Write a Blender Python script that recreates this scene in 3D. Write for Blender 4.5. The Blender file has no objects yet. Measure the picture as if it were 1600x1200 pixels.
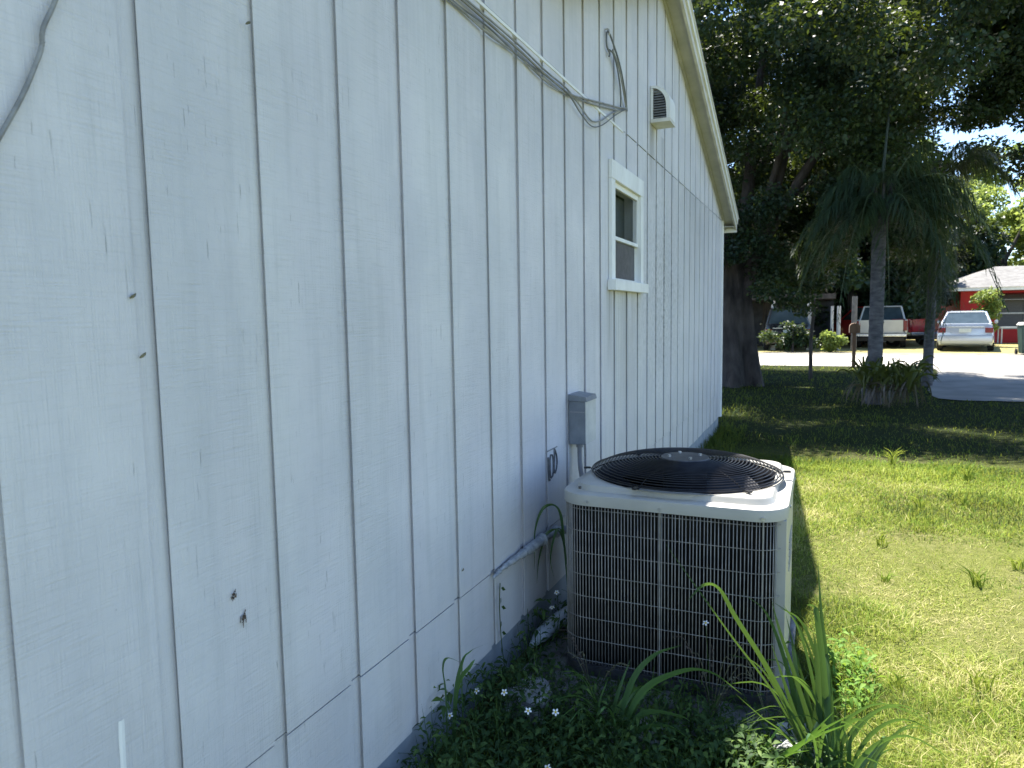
import bpy, bmesh, math, random
import numpy as np
from mathutils import Vector, Matrix
R = math.radians
rng = np.random.default_rng(7); random.seed(7)
S = bpy.context.scene; COL = S.collection

# ---------------------------------------------------------------- camera, sky, sun, exposure
cam_d = bpy.data.cameras.new('camera'); cam = bpy.data.objects.new('camera', cam_d); COL.objects.link(cam)
cam_d.sensor_width = 36; cam_d.lens = 36 * 1109 / 1600; cam_d.clip_start = 0.02; cam_d.clip_end = 1000
cam.matrix_world = Matrix(((0.91714, -0.023326, 0.39788, 1.2), (0.398247, 0.09339, -0.912512, 0.0),
                           (-0.015873, 0.995356, 0.094942, 1.55), (0, 0, 0, 1)))
cam_d.dof.use_dof = True; cam_d.dof.focus_distance = 2.9; cam_d.dof.aperture_fstop = 6.5
S.camera = cam
SUNV = Vector((-0.253, 0.35, 1.0)).normalized()
w = bpy.data.worlds.new("World"); S.world = w; w.use_nodes = True
nt = w.node_tree; nt.nodes.clear()
sky = nt.nodes.new('ShaderNodeTexSky'); sky.sky_type = 'NISHITA'; sky.sun_disc = False
sky.sun_elevation = math.asin(SUNV.z); sky.sun_rotation = math.atan2(SUNV.x, SUNV.y) % (2 * math.pi)
sky.air_density = 0.8; sky.dust_density = 0.05; sky.ozone_density = 2.2
bg = nt.nodes.new('ShaderNodeBackground'); bg.inputs[1].default_value = 0.108
wo = nt.nodes.new('ShaderNodeOutputWorld')
nt.links.new(sky.outputs[0], bg.inputs[0]); nt.links.new(bg.outputs[0], wo.inputs[0])
sd = bpy.data.lights.new('sun', 'SUN'); sd.energy = 5.0; sd.angle = R(0.53); sd.color = (1, 0.95, 0.87)
sun = bpy.data.objects.new('sun', sd); COL.objects.link(sun)
sun.rotation_euler = SUNV.to_track_quat('Z', 'Y').to_euler(); sun.location = (-5, 10, 30)
S.view_settings.view_transform = 'Standard'; S.view_settings.look = 'None'
S.view_settings.exposure = 1.88; S.view_settings.gamma = 1; S.view_settings.use_curve_mapping = False
S.render.engine = 'CYCLES'; S.cycles.max_bounces = 8; S.cycles.transparent_max_bounces = 12

# ---------------------------------------------------------------- helpers
def tag(o, label=None, cat=None, group=None, kind=None):
    for k, v in (('label', label), ('category', cat), ('group', group), ('kind', kind)):
        if v: o[k] = v
    return o
def empty(name, loc=(0, 0, 0), rz=0, label=None, cat=None, group=None):
    o = bpy.data.objects.new(name, None); COL.objects.link(o); o.empty_display_size = .1
    o.location = loc; o.rotation_euler = (0, 0, rz)
    return tag(o, label, cat, group)
def link(name, me, mat=None, parent=None, smooth=False):
    if mat is not None and not me.materials: me.materials.append(mat)
    if smooth:
        me.polygons.foreach_set('use_smooth', [True] * len(me.polygons))
    o = bpy.data.objects.new(name, me); COL.objects.link(o)
    if parent: o.parent = parent
    return o
def npmesh(name, V, T, tint=None):
    """triangles from numpy arrays; tint = per-vertex float"""
    V = np.ascontiguousarray(V, np.float32).reshape(-1, 3); T = np.ascontiguousarray(T, np.int32)
    me = bpy.data.meshes.new(name); n = T.shape[1]
    me.vertices.add(len(V)); me.vertices.foreach_set('co', V.ravel())
    me.loops.add(T.size); me.loops.foreach_set('vertex_index', T.ravel())
    me.polygons.add(len(T)); me.polygons.foreach_set('loop_start', np.arange(0, T.size, n, dtype=np.int32))
    me.update(calc_edges=True); me.validate()
    if tint is not None:
        a = me.attributes.new('tint', 'FLOAT', 'POINT'); a.data.foreach_set('value', np.asarray(tint, np.float32))
    return me
def pymesh(name, v, f):
    me = bpy.data.meshes.new(name); me.from_pydata([tuple(p) for p in v], [], f); me.update(); return me
class MB:
    def __init__(s): s.v = []; s.f = []
    def add(s, v, f):
        n = len(s.v); s.v += [tuple(p) for p in v]; s.f += [tuple(i + n for i in q) for q in f]; return s
    def box(s, a, b, M=None):
        (x0, y0, z0), (x1, y1, z1) = a, b
        v = [(x0, y0, z0), (x1, y0, z0), (x1, y1, z0), (x0, y1, z0), (x0, y0, z1), (x1, y0, z1), (x1, y1, z1), (x0, y1, z1)]
        if M is not None: v = [M @ Vector(p) for p in v]
        return s.add(v, [(3, 2, 1, 0), (4, 5, 6, 7), (0, 1, 5, 4), (1, 2, 6, 5), (2, 3, 7, 6), (3, 0, 4, 7)])
    def tube(s, pts, r, n=8, cap=True):
        pts = [Vector(p) for p in pts]; m = len(pts)
        rr = r if hasattr(r, '__len__') else [r] * m
        rings = []; up = Vector((0.13, 0.21, 0.97))
        for i, p in enumerate(pts):
            t = (pts[min(i + 1, m - 1)] - pts[max(i - 1, 0)])
            t = t.normalized() if t.length > 1e-9 else Vector((0, 0, 1))
            a = t.cross(up)
            if a.length < .1: a = t.cross(Vector((1, 0, 0)))
            a.normalize(); b = t.cross(a); up = a.cross(t) if False else up
            rings.append([p + (a * math.cos(k * 2 * math.pi / n) + b * math.sin(k * 2 * math.pi / n)) * rr[i] for k in range(n)])
        v = [q for g in rings for q in g]; f = []
        for i in range(m - 1):
            for k in range(n):
                k2 = (k + 1) % n
                f.append((i * n + k, (i + 1) * n + k, (i + 1) * n + k2, i * n + k2))
        if cap: f.append(tuple(range(n))); f.append(tuple(range((m - 1) * n, m * n))[::-1])
        return s.add(v, f)
    def prism(s, poly, d0, d1, ax):
        """poly in the two other axes, extruded along axis ax"""
        def P(a, b, d): return {'x': (d, a, b), 'y': (a, d, b), 'z': (a, b, d)}[ax]
        n = len(poly)
        v = [P(a, b, d0) for a, b in poly] + [P(a, b, d1) for a, b in poly]
        f = [tuple(range(n))[::-1], tuple(range(n, 2 * n))] + [(i, (i + 1) % n, n + (i + 1) % n, n + i) for i in range(n)]
        return s.add(v, f)
    def loft(s, rings, cap=True, close=True):
        n = len(rings[0]); v = [p for g in rings for p in g]; f = []
        for i in range(len(rings) - 1):
            for k in range(n if close else n - 1):
                k2 = (k + 1) % n
                f.append((i * n + k, i * n + k2, (i + 1) * n + k2, (i + 1) * n + k))
        if cap: f.append(tuple(range(n))[::-1]); f.append(tuple(range((len(rings) - 1) * n, len(rings) * n)))
        return s.add(v, f)
    def mesh(s, name, fix=True, bevel=0, seg=2):
        me = pymesh(name, s.v, s.f)
        if fix or bevel:
            bm = bmesh.new(); bm.from_mesh(me)
            if bevel:
                es = [e for e in bm.edges if len(e.link_faces) == 2 and e.calc_face_angle(0) > .6]
                bmesh.ops.bevel(bm, geom=es, offset=bevel, segments=seg, affect='EDGES', profile=.6)
            bmesh.ops.recalc_face_normals(bm, faces=bm.faces); bm.to_mesh(me); bm.free()
        return me
    def build(s, name, mat, parent=None, smooth=False, bevel=0, seg=2):
        me = s.mesh(name, True, bevel, seg)
        o = link(name, me, mat, parent)
        if smooth:
            for p in me.polygons: p.use_smooth = True
            try: me.set_sharp_from_angle(angle=R(40))
            except Exception: pass
        return o
def crom(pts, k=6):
    P = [Vector(p) for p in pts]; P = [P[0] * 2 - P[1]] + P + [P[-1] * 2 - P[-2]]; out = []
    for i in range(1, len(P) - 2):
        for j in range(k):
            t = j / k; a, b, c, d = P[i - 1:i + 3]
            out.append(.5 * ((2 * b) + (c - a) * t + (2 * a - 5 * b + 4 * c - d) * t * t + (3 * b - a - 3 * c + d) * t ** 3))
    out.append(P[-2]); return out
def rrect(hx, hy, r, n=6, cx=0, cy=0):
    out = []
    for sx, sy, a0 in ((1, 1, 0), (-1, 1, 90), (-1, -1, 180), (1, -1, 270)):
        for k in range(n + 1):
            a = R(a0 + 90 * k / n); out.append((cx + sx * (hx - r) + r * math.cos(a), cy + sy * (hy - r) + r * math.sin(a)))
    return out
def vnoise(x, y, seed=0, s=1.0):
    x = np.asarray(x) * s; y = np.asarray(y) * s
    g = np.random.default_rng(seed).random((128, 128))
    xi = np.floor(x).astype(int); yi = np.floor(y).astype(int); u = x - xi; v = y - yi
    u = u * u * (3 - 2 * u); v = v * v * (3 - 2 * v)
    G = lambda a, b: g[a % 128, b % 128]
    return (G(xi, yi) * (1 - u) + G(xi + 1, yi) * u) * (1 - v) + (G(xi, yi + 1) * (1 - u) + G(xi + 1, yi + 1) * u) * v

# ---- materials
class NM:
    def __init__(s, name):
        s.m = bpy.data.materials.new(name); s.m.use_nodes = True; s.t = s.m.node_tree; s.t.nodes.clear()
        s.out = s.t.nodes.new('ShaderNodeOutputMaterial')
    def n(s, ty, **kw):
        x = s.t.nodes.new('ShaderNode' + ty)
        for k, v in kw.items(): setattr(x, k, v)
        return x
    def l(s, a, b): s.t.links.new(a, b)
    def pos(s, scale=(1, 1, 1), obj=False):
        if obj: src = s.n('TexCoord').outputs['Object']
        else: src = s.n('NewGeometry').outputs['Position']
        mp = s.n('Mapping'); mp.inputs['Scale'].default_value = scale; s.l(src, mp.inputs[0]); return mp.outputs[0]
    def noise(s, vec, scale=1, detail=4, rough=.55):
        x = s.n('TexNoise'); x.inputs['Scale'].default_value = scale; x.inputs['Detail'].default_value = detail
        x.inputs['Roughness'].default_value = rough; s.l(vec, x.inputs['Vector']); return x.outputs['Fac']
    def ramp(s, fac, stops):
        x = s.n('ValToRGB'); e = x.color_ramp.elements
        while len(e) < len(stops): e.new(.5)
        for i, (p, c) in enumerate(stops):
            e[i].position = p; e[i].color = (*c, 1) if hasattr(c, '__len__') else (c, c, c, 1)
        s.l(fac, x.inputs[0]); return x.outputs[0]
    def mix(s, fac, a, b, mode='MIX'):
        x = s.n('Mix', data_type='RGBA', blend_type=mode)
        for i, v in ((0, fac), (6, a), (7, b)):
            if hasattr(v, 'is_linked') or hasattr(v, 'links'): s.l(v, x.inputs[i])
            elif i == 0: x.inputs[0].default_value = v
            else: x.inputs[i].default_value = (*v, 1)
        return x.outputs[2]
    def math(s, op, a, b=None, clamp=False):
        x = s.n('Math', operation=op, use_clamp=clamp)
        for i, v in ((0, a), (1, b)):
            if v is None: continue
            if hasattr(v, 'links'): s.l(v, x.inputs[i])
            else: x.inputs[i].default_value = v
        return x.outputs[0]
    def bsdf(s, color, rough=.6, metal=0, spec=.4, bump=None, bs=.3, bd=.005, **kw):
        p = s.n('BsdfPrincipled')
        if hasattr(color, 'links'): s.l(color, p.inputs['Base Color'])
        else: p.inputs['Base Color'].default_value = (*color, 1)
        if hasattr(rough, 'links'): s.l(rough, p.inputs['Roughness'])
        else: p.inputs['Roughness'].default_value = rough
        p.inputs['Metallic'].default_value = metal; p.inputs['Specular IOR Level'].default_value = spec
        for k, v in kw.items(): p.inputs[k.replace('_', ' ')].default_value = v
        if bump is not None:
            b = s.n('Bump'); b.inputs['Strength'].default_value = bs; b.inputs['Distance'].default_value = bd
            s.l(bump, b.inputs['Height']); s.l(b.outputs[0], p.inputs['Normal'])
        return p
    def done(s, sh): s.l(sh.outputs[0] if hasattr(sh, 'outputs') else sh, s.out.inputs[0]); return s.m
def vary(name, c1, c2, scale=8, rough=.6, metal=0, spec=.4, bs=.25, bd=.003, stretch=(1, 1, 1), obj=False, fine=None, **kw):
    m = NM(name); v = m.pos(stretch, obj); f = m.noise(v, scale, 6)
    c = m.ramp(f, [(.32, c1), (.68, c2)])
    b = m.noise(v, fine or scale * 5, 4)
    return m.done(m.bsdf(c, rough, metal, spec, b, bs, bd, **kw))
def leafmat(name, stops, trans=(.25, .33, .05), tf=.35, rough=.45, spec=.4):
    m = NM(name); a = m.n('Attribute', attribute_name='tint'); c = m.ramp(a.outputs['Fac'], stops)
    p = m.bsdf(c, rough, 0, spec)
    t = m.n('BsdfTranslucent'); tc = m.mix(.7, c, trans); m.l(tc, t.inputs[0])
    x = m.n('MixShader'); x.inputs[0].default_value = tf; m.l(p.outputs[0], x.inputs[1]); m.l(t.outputs[0], x.inputs[2])
    return m.done(x)

def siding_material():
    m = NM('weathered_white_siding')
    P = m.pos((1, 1, 1)); big = m.noise(P, 2.2, 5)
    base = m.ramp(big, [(.3, (.585, .58, .59)), (.7, (.70, .69, .692))])
    brd = m.noise(m.pos((1, 3.25, .12)), 1.0, 1)
    base = m.mix(m.ramp(brd, [(.35, 0.0), (.65, .35)]), base, (.61, .585, .63))
    st = m.noise(m.pos((1, 11, .7)), 1.6, 5, .6)
    base = m.mix(m.math('MULTIPLY', m.ramp(st, [(.50, 0.0), (.76, 1.0)]), .36), base, (.40, .41, .42))
    # mildew patch towards the far end
    sx = m.n('SeparateXYZ'); m.l(P, sx.inputs[0])
    dy = m.math('ABSOLUTE', m.math('SUBTRACT', sx.outputs[1], 5.9)); dz = m.math('ABSOLUTE', m.math('SUBTRACT', sx.outputs[2], 1.75))
    mk = m.math('MULTIPLY', m.math('SUBTRACT', 1.0, m.math('MULTIPLY', dy, .8), True), m.math('SUBTRACT', 1.0, m.math('MULTIPLY', dz, .85), True))
    dots = m.noise(m.pos((1, 40, 22)), 1.0, 5, .7)
    base = m.mix(m.math('MULTIPLY', m.ramp(dots, [(.45, 0.0), (.66, 1.0)]), m.math('MULTIPLY', mk, .9)), base, (.17, .18, .17))
    def streak(yc, yw, zt, ln, amt, bs, colr):
        a_ = m.math('SUBTRACT', 1.0, m.math('DIVIDE', m.math('ABSOLUTE', m.math('SUBTRACT', sx.outputs[1], yc)), yw), True)
        b_ = m.math('SUBTRACT', 1.0, m.math('DIVIDE', m.math('SUBTRACT', zt, sx.outputs[2]), ln), True)
        c_ = m.math('LESS_THAN', sx.outputs[2], zt)
        n_ = m.ramp(m.noise(m.pos((1, 34, 1.6)), 1.0, 4, .6), [(.30, 0.0), (.55, 1.0)])
        return m.mix(m.math('MULTIPLY', m.math('MULTIPLY', m.math('MULTIPLY', a_, b_), m.math('MULTIPLY', c_, n_)), amt), bs, colr)
    base = streak(5.45, .12, 2.97, .62, 1.0, base, (.12, .115, .09)); base = streak(5.86, .1, 2.95, .6, .7, base, (.2, .2, .2)); base = streak(4.68, .5, 1.71, 1.1, .75, base, (.33, .32, .27))
    base = streak(4.27, .09, 1.72, .6, .9, base, (.20, .20, .18)); base = streak(2.9, 2.2, 2.62, .5, .35, base, (.36, .36, .34)); base = streak(7.4, 1.8, 2.72, 1.3, .55, base, (.28, .28, .27))
    cr = m.noise(m.pos((1, 160, 9)), 1.0, 3, .6); cm = m.noise(P, 3.1, 3)
    crm = m.math('MULTIPLY', m.ramp(cr, [(.665, 0.0), (.72, 1.0)]), m.ramp(cm, [(.42, 0.0), (.6, .8)]))
    base = m.mix(crm, base, (.22, .23, .23))
    dr = m.noise(m.pos((1, 7, 5)), 4.0, 2); base = m.mix(m.math('MULTIPLY', m.ramp(dr, [(.785, 0.0), (.81, 1.0)]), .7), base, (.1, .1, .1))
    sp_ = m.math('MULTIPLY', m.math('SUBTRACT', 1.0, m.math('MULTIPLY', sx.outputs[2], 1.05), True), m.ramp(m.noise(P, 5, 4), [(.3, .45), (.7, 1.0)]))  # soil splash low down; its warm gradient also paints in lawn bounce light
    base = m.mix(m.math('MULTIPLY', sp_, .75), base, (.50, .455, .39))
    # rough-sawn relief: level saw marks and upright grain, their shading and grime also in colour
    saw = m.noise(m.pos((1, 7, 210)), 1.0, 3, .7); grain = m.noise(m.pos((1, 260, 5)), 1.0, 3, .6)
    msk = m.ramp(m.noise(P, 2.7, 2), [(.3, .4), (.7, 1.0)])
    h = m.math('ADD', m.math('MULTIPLY', saw, msk), m.math('MULTIPLY', grain, .8))
    low = m.math('MULTIPLY', m.ramp(saw, [(.38, 1.0), (.47, 0.0)]), m.math('MULTIPLY', msk, .22))
    base = m.mix(low, base, (.36, .38, .39))
    low2 = m.math('MULTIPLY', m.ramp(grain, [(.36, 1.0), (.45, 0.0)]), m.math('MULTIPLY', m.ramp(m.noise(P, 3.7, 2), [(.4, .1), (.65, 1.0)]), .24))
    base = m.mix(low2, base, (.40, .42, .42))
    blot = m.noise(m.pos((1, 1.6, .9)), 2.6, 3); base = m.mix(m.math('MULTIPLY', m.ramp(blot, [(.42, 0.0), (.68, 1.0)]), .34), base, (.47, .485, .52))
    h = m.math('SUBTRACT', h, m.math('MULTIPLY', crm, .8))
    return m.done(m.bsdf(base, .62, 0, .35, h, .7, .004))
M = {}
M['siding'] = siding_material()
M['white_trim'] = vary('white_trim_paint', (.70, .695, .67), (.82, .82, .80), 9, .5, stretch=(1, 1, .4))
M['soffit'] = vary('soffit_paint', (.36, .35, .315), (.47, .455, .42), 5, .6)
M['fascia'] = vary('fascia_paint', (.50, .475, .42), (.70, .68, .64), 7, .55)
M['drip'] = vary('drip_edge_metal', (.7, .7, .7), (.82, .82, .82), 12, .35, .2)
M['shingle'] = vary('roof_shingle', (.10, .09, .085), (.2, .18, .17), 30, .9, bs=.6, bd=.01)
M['foundation'] = vary('foundation_paint', (.20, .24, .28), (.34, .36, .38), 6, .8, bs=.5, bd=.006)
M['foundation_raw'] = M['foundation']
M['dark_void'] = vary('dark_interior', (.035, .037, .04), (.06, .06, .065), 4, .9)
M['concrete'] = vary('concrete_pad', (.04, .04, .038), (.26, .255, .25), 9, .9, bs=.7, bd=.012)
M['box_paint'] = vary('grey_box_paint', (.15, .165, .19), (.22, .24, .26), 14, .45, .1)
M['box_cover'] = vary('bounce_lit_box_cover', (.46, .46, .44), (.58, .58, .55), 14, .55, 0)  # pale cover, darker body: bounce light and shade put into the colours
M['rubble'] = vary('pale_concrete_lump', (.16, .165, .17), (.50, .50, .49), 22, .95, bs=.9, bd=.012)
M['beige'] = vary('beige_metal_paint', (.35, .34, .305), (.42, .405, .365), 6, .42, .0, spec=.5, bs=.05)
M['beige_dirty'] = vary('beige_wire_paint', (.21, .198, .18), (.34, .322, .295), 22, .5)
M['guard_black'] = vary('black_guard_wire', (.012, .012, .014), (.028, .028, .03), 20, .38, .3)
M['fan_black'] = vary('black_fan_plastic', (.010, .010, .014), (.02, .02, .026), 10, .5)
M['plate_grey'] = vary('dark_hub_plate', (.06, .06, .065), (.11, .11, .115), 20, .45, .5)
M['bolt'] = vary('bolt_steel', (.4, .4, .4), (.6, .6, .6), 30, .35, .8)
M['cable'] = vary('painted_cable', (.17, .17, .17), (.31, .31, .30), 25, .55)
M['cable_dark'] = vary('dark_cable', (.09, .10, .11), (.17, .18, .19), 25, .5)
M['foam'] = vary('painted_foam', (.22, .24, .26), (.46, .47, .48), 30, .8, bs=.9, bd=.01)
M['pvc'] = vary('white_pvc', (.36, .39, .42), (.56, .58, .60), 10, .35)
M['conduit'] = vary('grey_conduit', (.22, .22, .23), (.33, .33, .34), 14, .5)
M['rust'] = vary('dark_stain_metal', (.05, .055, .06), (.16, .16, .165), 40, .7)
M['splinter'] = vary('splintered_wood', (.012, .010, .008), (.16, .12, .09), 220, .9, fine=300)
M['cocoon'] = vary('brown_cocoon', (.09, .09, .05), (.2, .18, .1), 100, .8)
def coilmat():
    m = NM('condenser_coil'); P = m.pos()
    a = m.noise(m.pos((500, 500, 3)), 1.0, 2); d = m.noise(P, 9, 5)
    sx = m.n('SeparateXYZ'); m.l(P, sx.inputs[0])
    dust = m.math('MULTIPLY', m.ramp(d, [(.35, .2), (.7, 1.0)]), m.math('ADD', .3, m.math('MULTIPLY', m.math('SUBTRACT', sx.outputs[2], .62), 5.0, True)), True)
    c = m.mix(dust, (.0022, .0022, .0025), (.026, .024, .020))
    return m.done(m.bsdf(c, .9, 0, .06, d, .1, .002))
M['coil'] = coilmat()
def groundmat():
    m = NM('lawn_soil'); P = m.pos()
    a = m.noise(P, .9, 5); b = m.noise(P, 14, 5, .65); c = m.noise(P, 120, 3)
    col = m.ramp(b, [(.3, (.06, .055, .03)), (.5, (.19, .17, .08)), (.7, (.34, .29, .17))])
    grn = m.ramp(c, [(.3, (.06, .085, .018)), (.7, (.23, .25, .06))])
    col = m.mix(m.ramp(a, [(.34, .35), (.6, .9)]), col, grn)
    sx = m.n('SeparateXYZ'); m.l(P, sx.inputs[0])
    painted_shade = m.math('MULTIPLY', m.math('SUBTRACT', sx.outputs[1], 7.0), .5, True)  # tree shade put into the ground colour beyond the sunlit lawn
    col = m.mix(m.math('MULTIPLY', painted_shade, .93), col, m.mix(a, (.012, .022, .008), (.03, .036, .014)))
    return m.done(m.bsdf(col, .95, 0, .05, m.math('ADD', b, c), .9, .03))
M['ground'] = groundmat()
M['road'] = vary('pale_asphalt_road', (.34, .32, .29), (.44, .42, .38), 1.3, .9, spec=.2, bs=.3, bd=.01, fine=60)
M['drive'] = vary('asphalt_driveway', (.19, .18, .165), (.29, .275, .25), 1.5, .9, spec=.2, bs=.4, bd=.01, fine=70)
M['gravel'] = vary('verge_gravel', (.12, .11, .09), (.30, .27, .22), 3, .95, bs=.8, bd=.03, fine=40)
M['verge'] = vary('dry_verge_grass', (.22, .20, .07), (.40, .34, .13), 2.5, .95, bs=.9, bd=.05, fine=60)
M['bark'] = vary('grey_bark', (.018, .016, .015), (.075, .066, .06), 5, .95, bs=.9, bd=.03, stretch=(1, 1, .35))
M['bark_pale'] = vary('weathered_pole', (.07, .07, .068), (.14, .135, .13), 6, .9)
M['palm_bark'] = vary('palm_bark', (.05, .05, .055), (.13, .128, .13), 7, .9, bs=.8, bd=.02, stretch=(1, 1, 3))
M['leaf_dark'] = leafmat('dark_tree_leaf', [(0, (.009, .024, .016)), (.6, (.018, .04, .021)), (1, (.05, .085, .022))], (.24, .32, .03), .17, .5, .3)
M['leaf_mid'] = leafmat('mid_tree_leaf', [(0, (.03, .06, .02)), (.6, (.06, .11, .03)), (1, (.12, .17, .04))], (.28, .36, .05), .35)
M['leaf_bright'] = leafmat('bright_tree_leaf', [(0, (.07, .11, .03)), (.6, (.14, .20, .05)), (1, (.24, .28, .08))], (.40, .48, .10), .5)
M['palm_leaf'] = leafmat('palm_leaf', [(0, (.014, .030, .018)), (.6, (.030, .056, .026)), (1, (.10, .13, .055))], (.22, .30, .06), .25)
M['brom_leaf'] = leafmat('bromeliad_leaf', [(0, (.05, .04, .032)), (.3, (.11, .09, .07)), (.42, (.03, .036, .010)), (1, (.08, .105, .016))], (.2, .22, .03), .2)
M['blade'] = leafmat('guinea_grass_blade', [(0, (.04, .08, .04)), (.5, (.075, .15, .05)), (1, (.17, .31, .045))], (.24, .42, .05), .22, .42, .4)
M['turf'] = leafmat('turf_blade', [(0, (.014, .032, .008)), (.2, (.034, .07, .012)), (.40, (.13, .22, .022)), (.62, (.29, .34, .065)), (1, (.58, .50, .27))], (.44, .49, .08), .36, .65, .12)
M['weed'] = leafmat('weed_leaf', [(0, (.014, .036, .012)), (.6, (.042, .085, .022)), (1, (.11, .17, .04))], (.18, .30, .03), .25, .6, .2)
M['weed_bright'] = leafmat('bright_weed_leaf', [(0, (.05, .11, .02)), (.6, (.10, .20, .03)), (1, (.18, .28, .05))], (.35, .5, .05), .35, .6, .2)
M['petal'] = vary('white_petal', (.75, .75, .72), (.85, .85, .83), 60, .6)
M['pollen'] = vary('yellow_flower_centre', (.45, .30, .02), (.6, .45, .04), 200, .8)
M['glass'] = NM('window_glass'); _g = M['glass']
_b = _g.bsdf((.9, .92, .92), .03, 0, .5, Transmission_Weight=1.0, IOR=1.45); M['glass'] = _g.done(_b)
M['screen'] = vary('insect_screen', (.035, .037, .04), (.075, .075, .08), 30, .5)
M['curtain'] = vary('grey_blind', (.16, .18, .18), (.22, .24, .24), 5, .8)
M['car_glass'] = vary('car_glass', (.03, .045, .05), (.05, .07, .08), 3, .06, spec=.8)
M['tyre'] = vary('tyre_rubber', (.012, .012, .012), (.025, .025, .025), 20, .85)
M['rim'] = vary('wheel_rim', (.35, .35, .36), (.5, .5, .5), 10, .3, .8)
M['silver'] = vary('silver_blue_car_paint', (.42, .46, .52), (.48, .52, .58), 2, .25, .25, spec=.6, bs=0, Coat_Weight=.6)
M['cream_paint'] = vary('cream_truck_paint', (.48, .46, .40), (.55, .53, .46), 2, .3, spec=.6, bs=0, Coat_Weight=.5)
M['red_paint'] = vary('red_truck_paint', (.35, .012, .015), (.42, .02, .02), 2, .3, spec=.6, bs=0, Coat_Weight=.5)
M['dark_paint'] = vary('dark_car_paint', (.012, .013, .015), (.02, .02, .024), 2, .25, spec=.6, bs=0, Coat_Weight=.5)
M['tail_red'] = vary('tail_lamp_red', (.13, .004, .006), (.18, .006, .007), 10, .2, spec=.6, bs=0)
M['chrome'] = vary('chrome_bumper', (.55, .57, .6), (.68, .7, .72), 6, .25, .7)
M['plate'] = vary('licence_plate', (.5, .55, .5), (.6, .62, .58), 20, .5)
M['red_wall'] = vary('red_house_paint', (.34, .012, .014), (.42, .02, .02), 2, .7)
M['roof_grey'] = vary('pale_grey_roof', (.11, .107, .104), (.19, .186, .18), 4, .85, bs=.5, bd=.02)
M['bin_green'] = vary('dark_green_bin', (.012, .04, .035), (.02, .055, .045), 8, .5)
M['bin_lid'] = vary('pale_bin_lid', (.45, .44, .38), (.55, .54, .48), 8, .5)
M['post_wood'] = vary('brown_post_wood', (.10, .06, .04), (.18, .11, .07), 9, .85, stretch=(1, 1, .2))
M['post_white'] = vary('pale_post', (.42, .41, .39), (.56, .55, .52), 9, .8, stretch=(1, 1, .3))

# ---------------------------------------------------------------- ground, road, driveway
def sheet(name, poly, z, mat, kind='structure'):
    me = pymesh(name, [(x, y, z) for x, y in poly], [tuple(range(len(poly)))]); o = link(name, me, mat); tag(o, kind=kind); return o
def ground_sheet():
    n = 60; xs = np.concatenate([[-400, -120, -40], np.linspace(-14, 16, n), [40, 120, 400]])
    ys = np.concatenate([[-300, -60, -15], np.linspace(-6, 24, n), [60, 140, 500]])
    X, Y = np.meshgrid(xs, ys)
    Z = (vnoise(X, Y, 3, .8) - .5) * .05 + (vnoise(X, Y, 4, 2.3) - .5) * .02
    near = np.clip((np.minimum(16 - X, X + 14)) / 3, 0, 1) * np.clip((20 - Y) / 3, 0, 1) * np.clip((Y + 6) / 3, 0, 1)
    drv = np.clip((2.6 - X) / .6, 0, 1) + np.clip((13.2 - Y) / .6, 0, 1)
    Z = Z * near * np.clip(drv, 0, 1)
    V = np.stack([X, Y, Z], -1).reshape(-1, 3); nx = len(xs); ny = len(ys)
    I = (np.arange(ny - 1)[:, None] * nx + np.arange(nx - 1)[None]).ravel()
    F = np.stack([I, I + 1, I + nx + 1, I + nx], 1)
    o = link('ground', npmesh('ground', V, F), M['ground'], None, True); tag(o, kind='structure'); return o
ground_sheet()
sheet('road', [(-150, 21.9), (2.6, 21.9), (20, 22.1), (150, 22), (150, 27.6), (-150, 27.4)], .012, M['road'])
def driveway():
    edge = [(14, 21.99), (3.95, 21.96), (3.9, 20.4), (3.6, 18.4), (3.25, 16.6), (3.05, 15.0), (3.1, 14.2), (3.4, 13.95), (4.6, 14.05), (7, 14.2), (14, 14.4)]
    out = []
    for (a, b), (c, d) in zip(edge, edge[1:] + edge[:1]):
        n = max(1, int(math.hypot(c - a, d - b) / .12)) if max(a, c) < 13.9 else 1
        out += [(a + (c - a) * j / n + random.uniform(-.035, .035) * (n > 1), b + (d - b) * j / n + random.uniform(-.03, .03) * (n > 1 and b < 21.5)) for j in range(n)]
    sheet('driveway', out, .016, M['drive'])
driveway()
sheet('gravel_verge', [(-60, 27.45), (60, 27.6), (60, 29.2), (-60, 29.0)], .012, M['gravel'])
sheet('grass_verge', [(-60, 29.0), (60, 29.2), (60, 60), (-60, 60)], .008, M['verge'])

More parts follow.
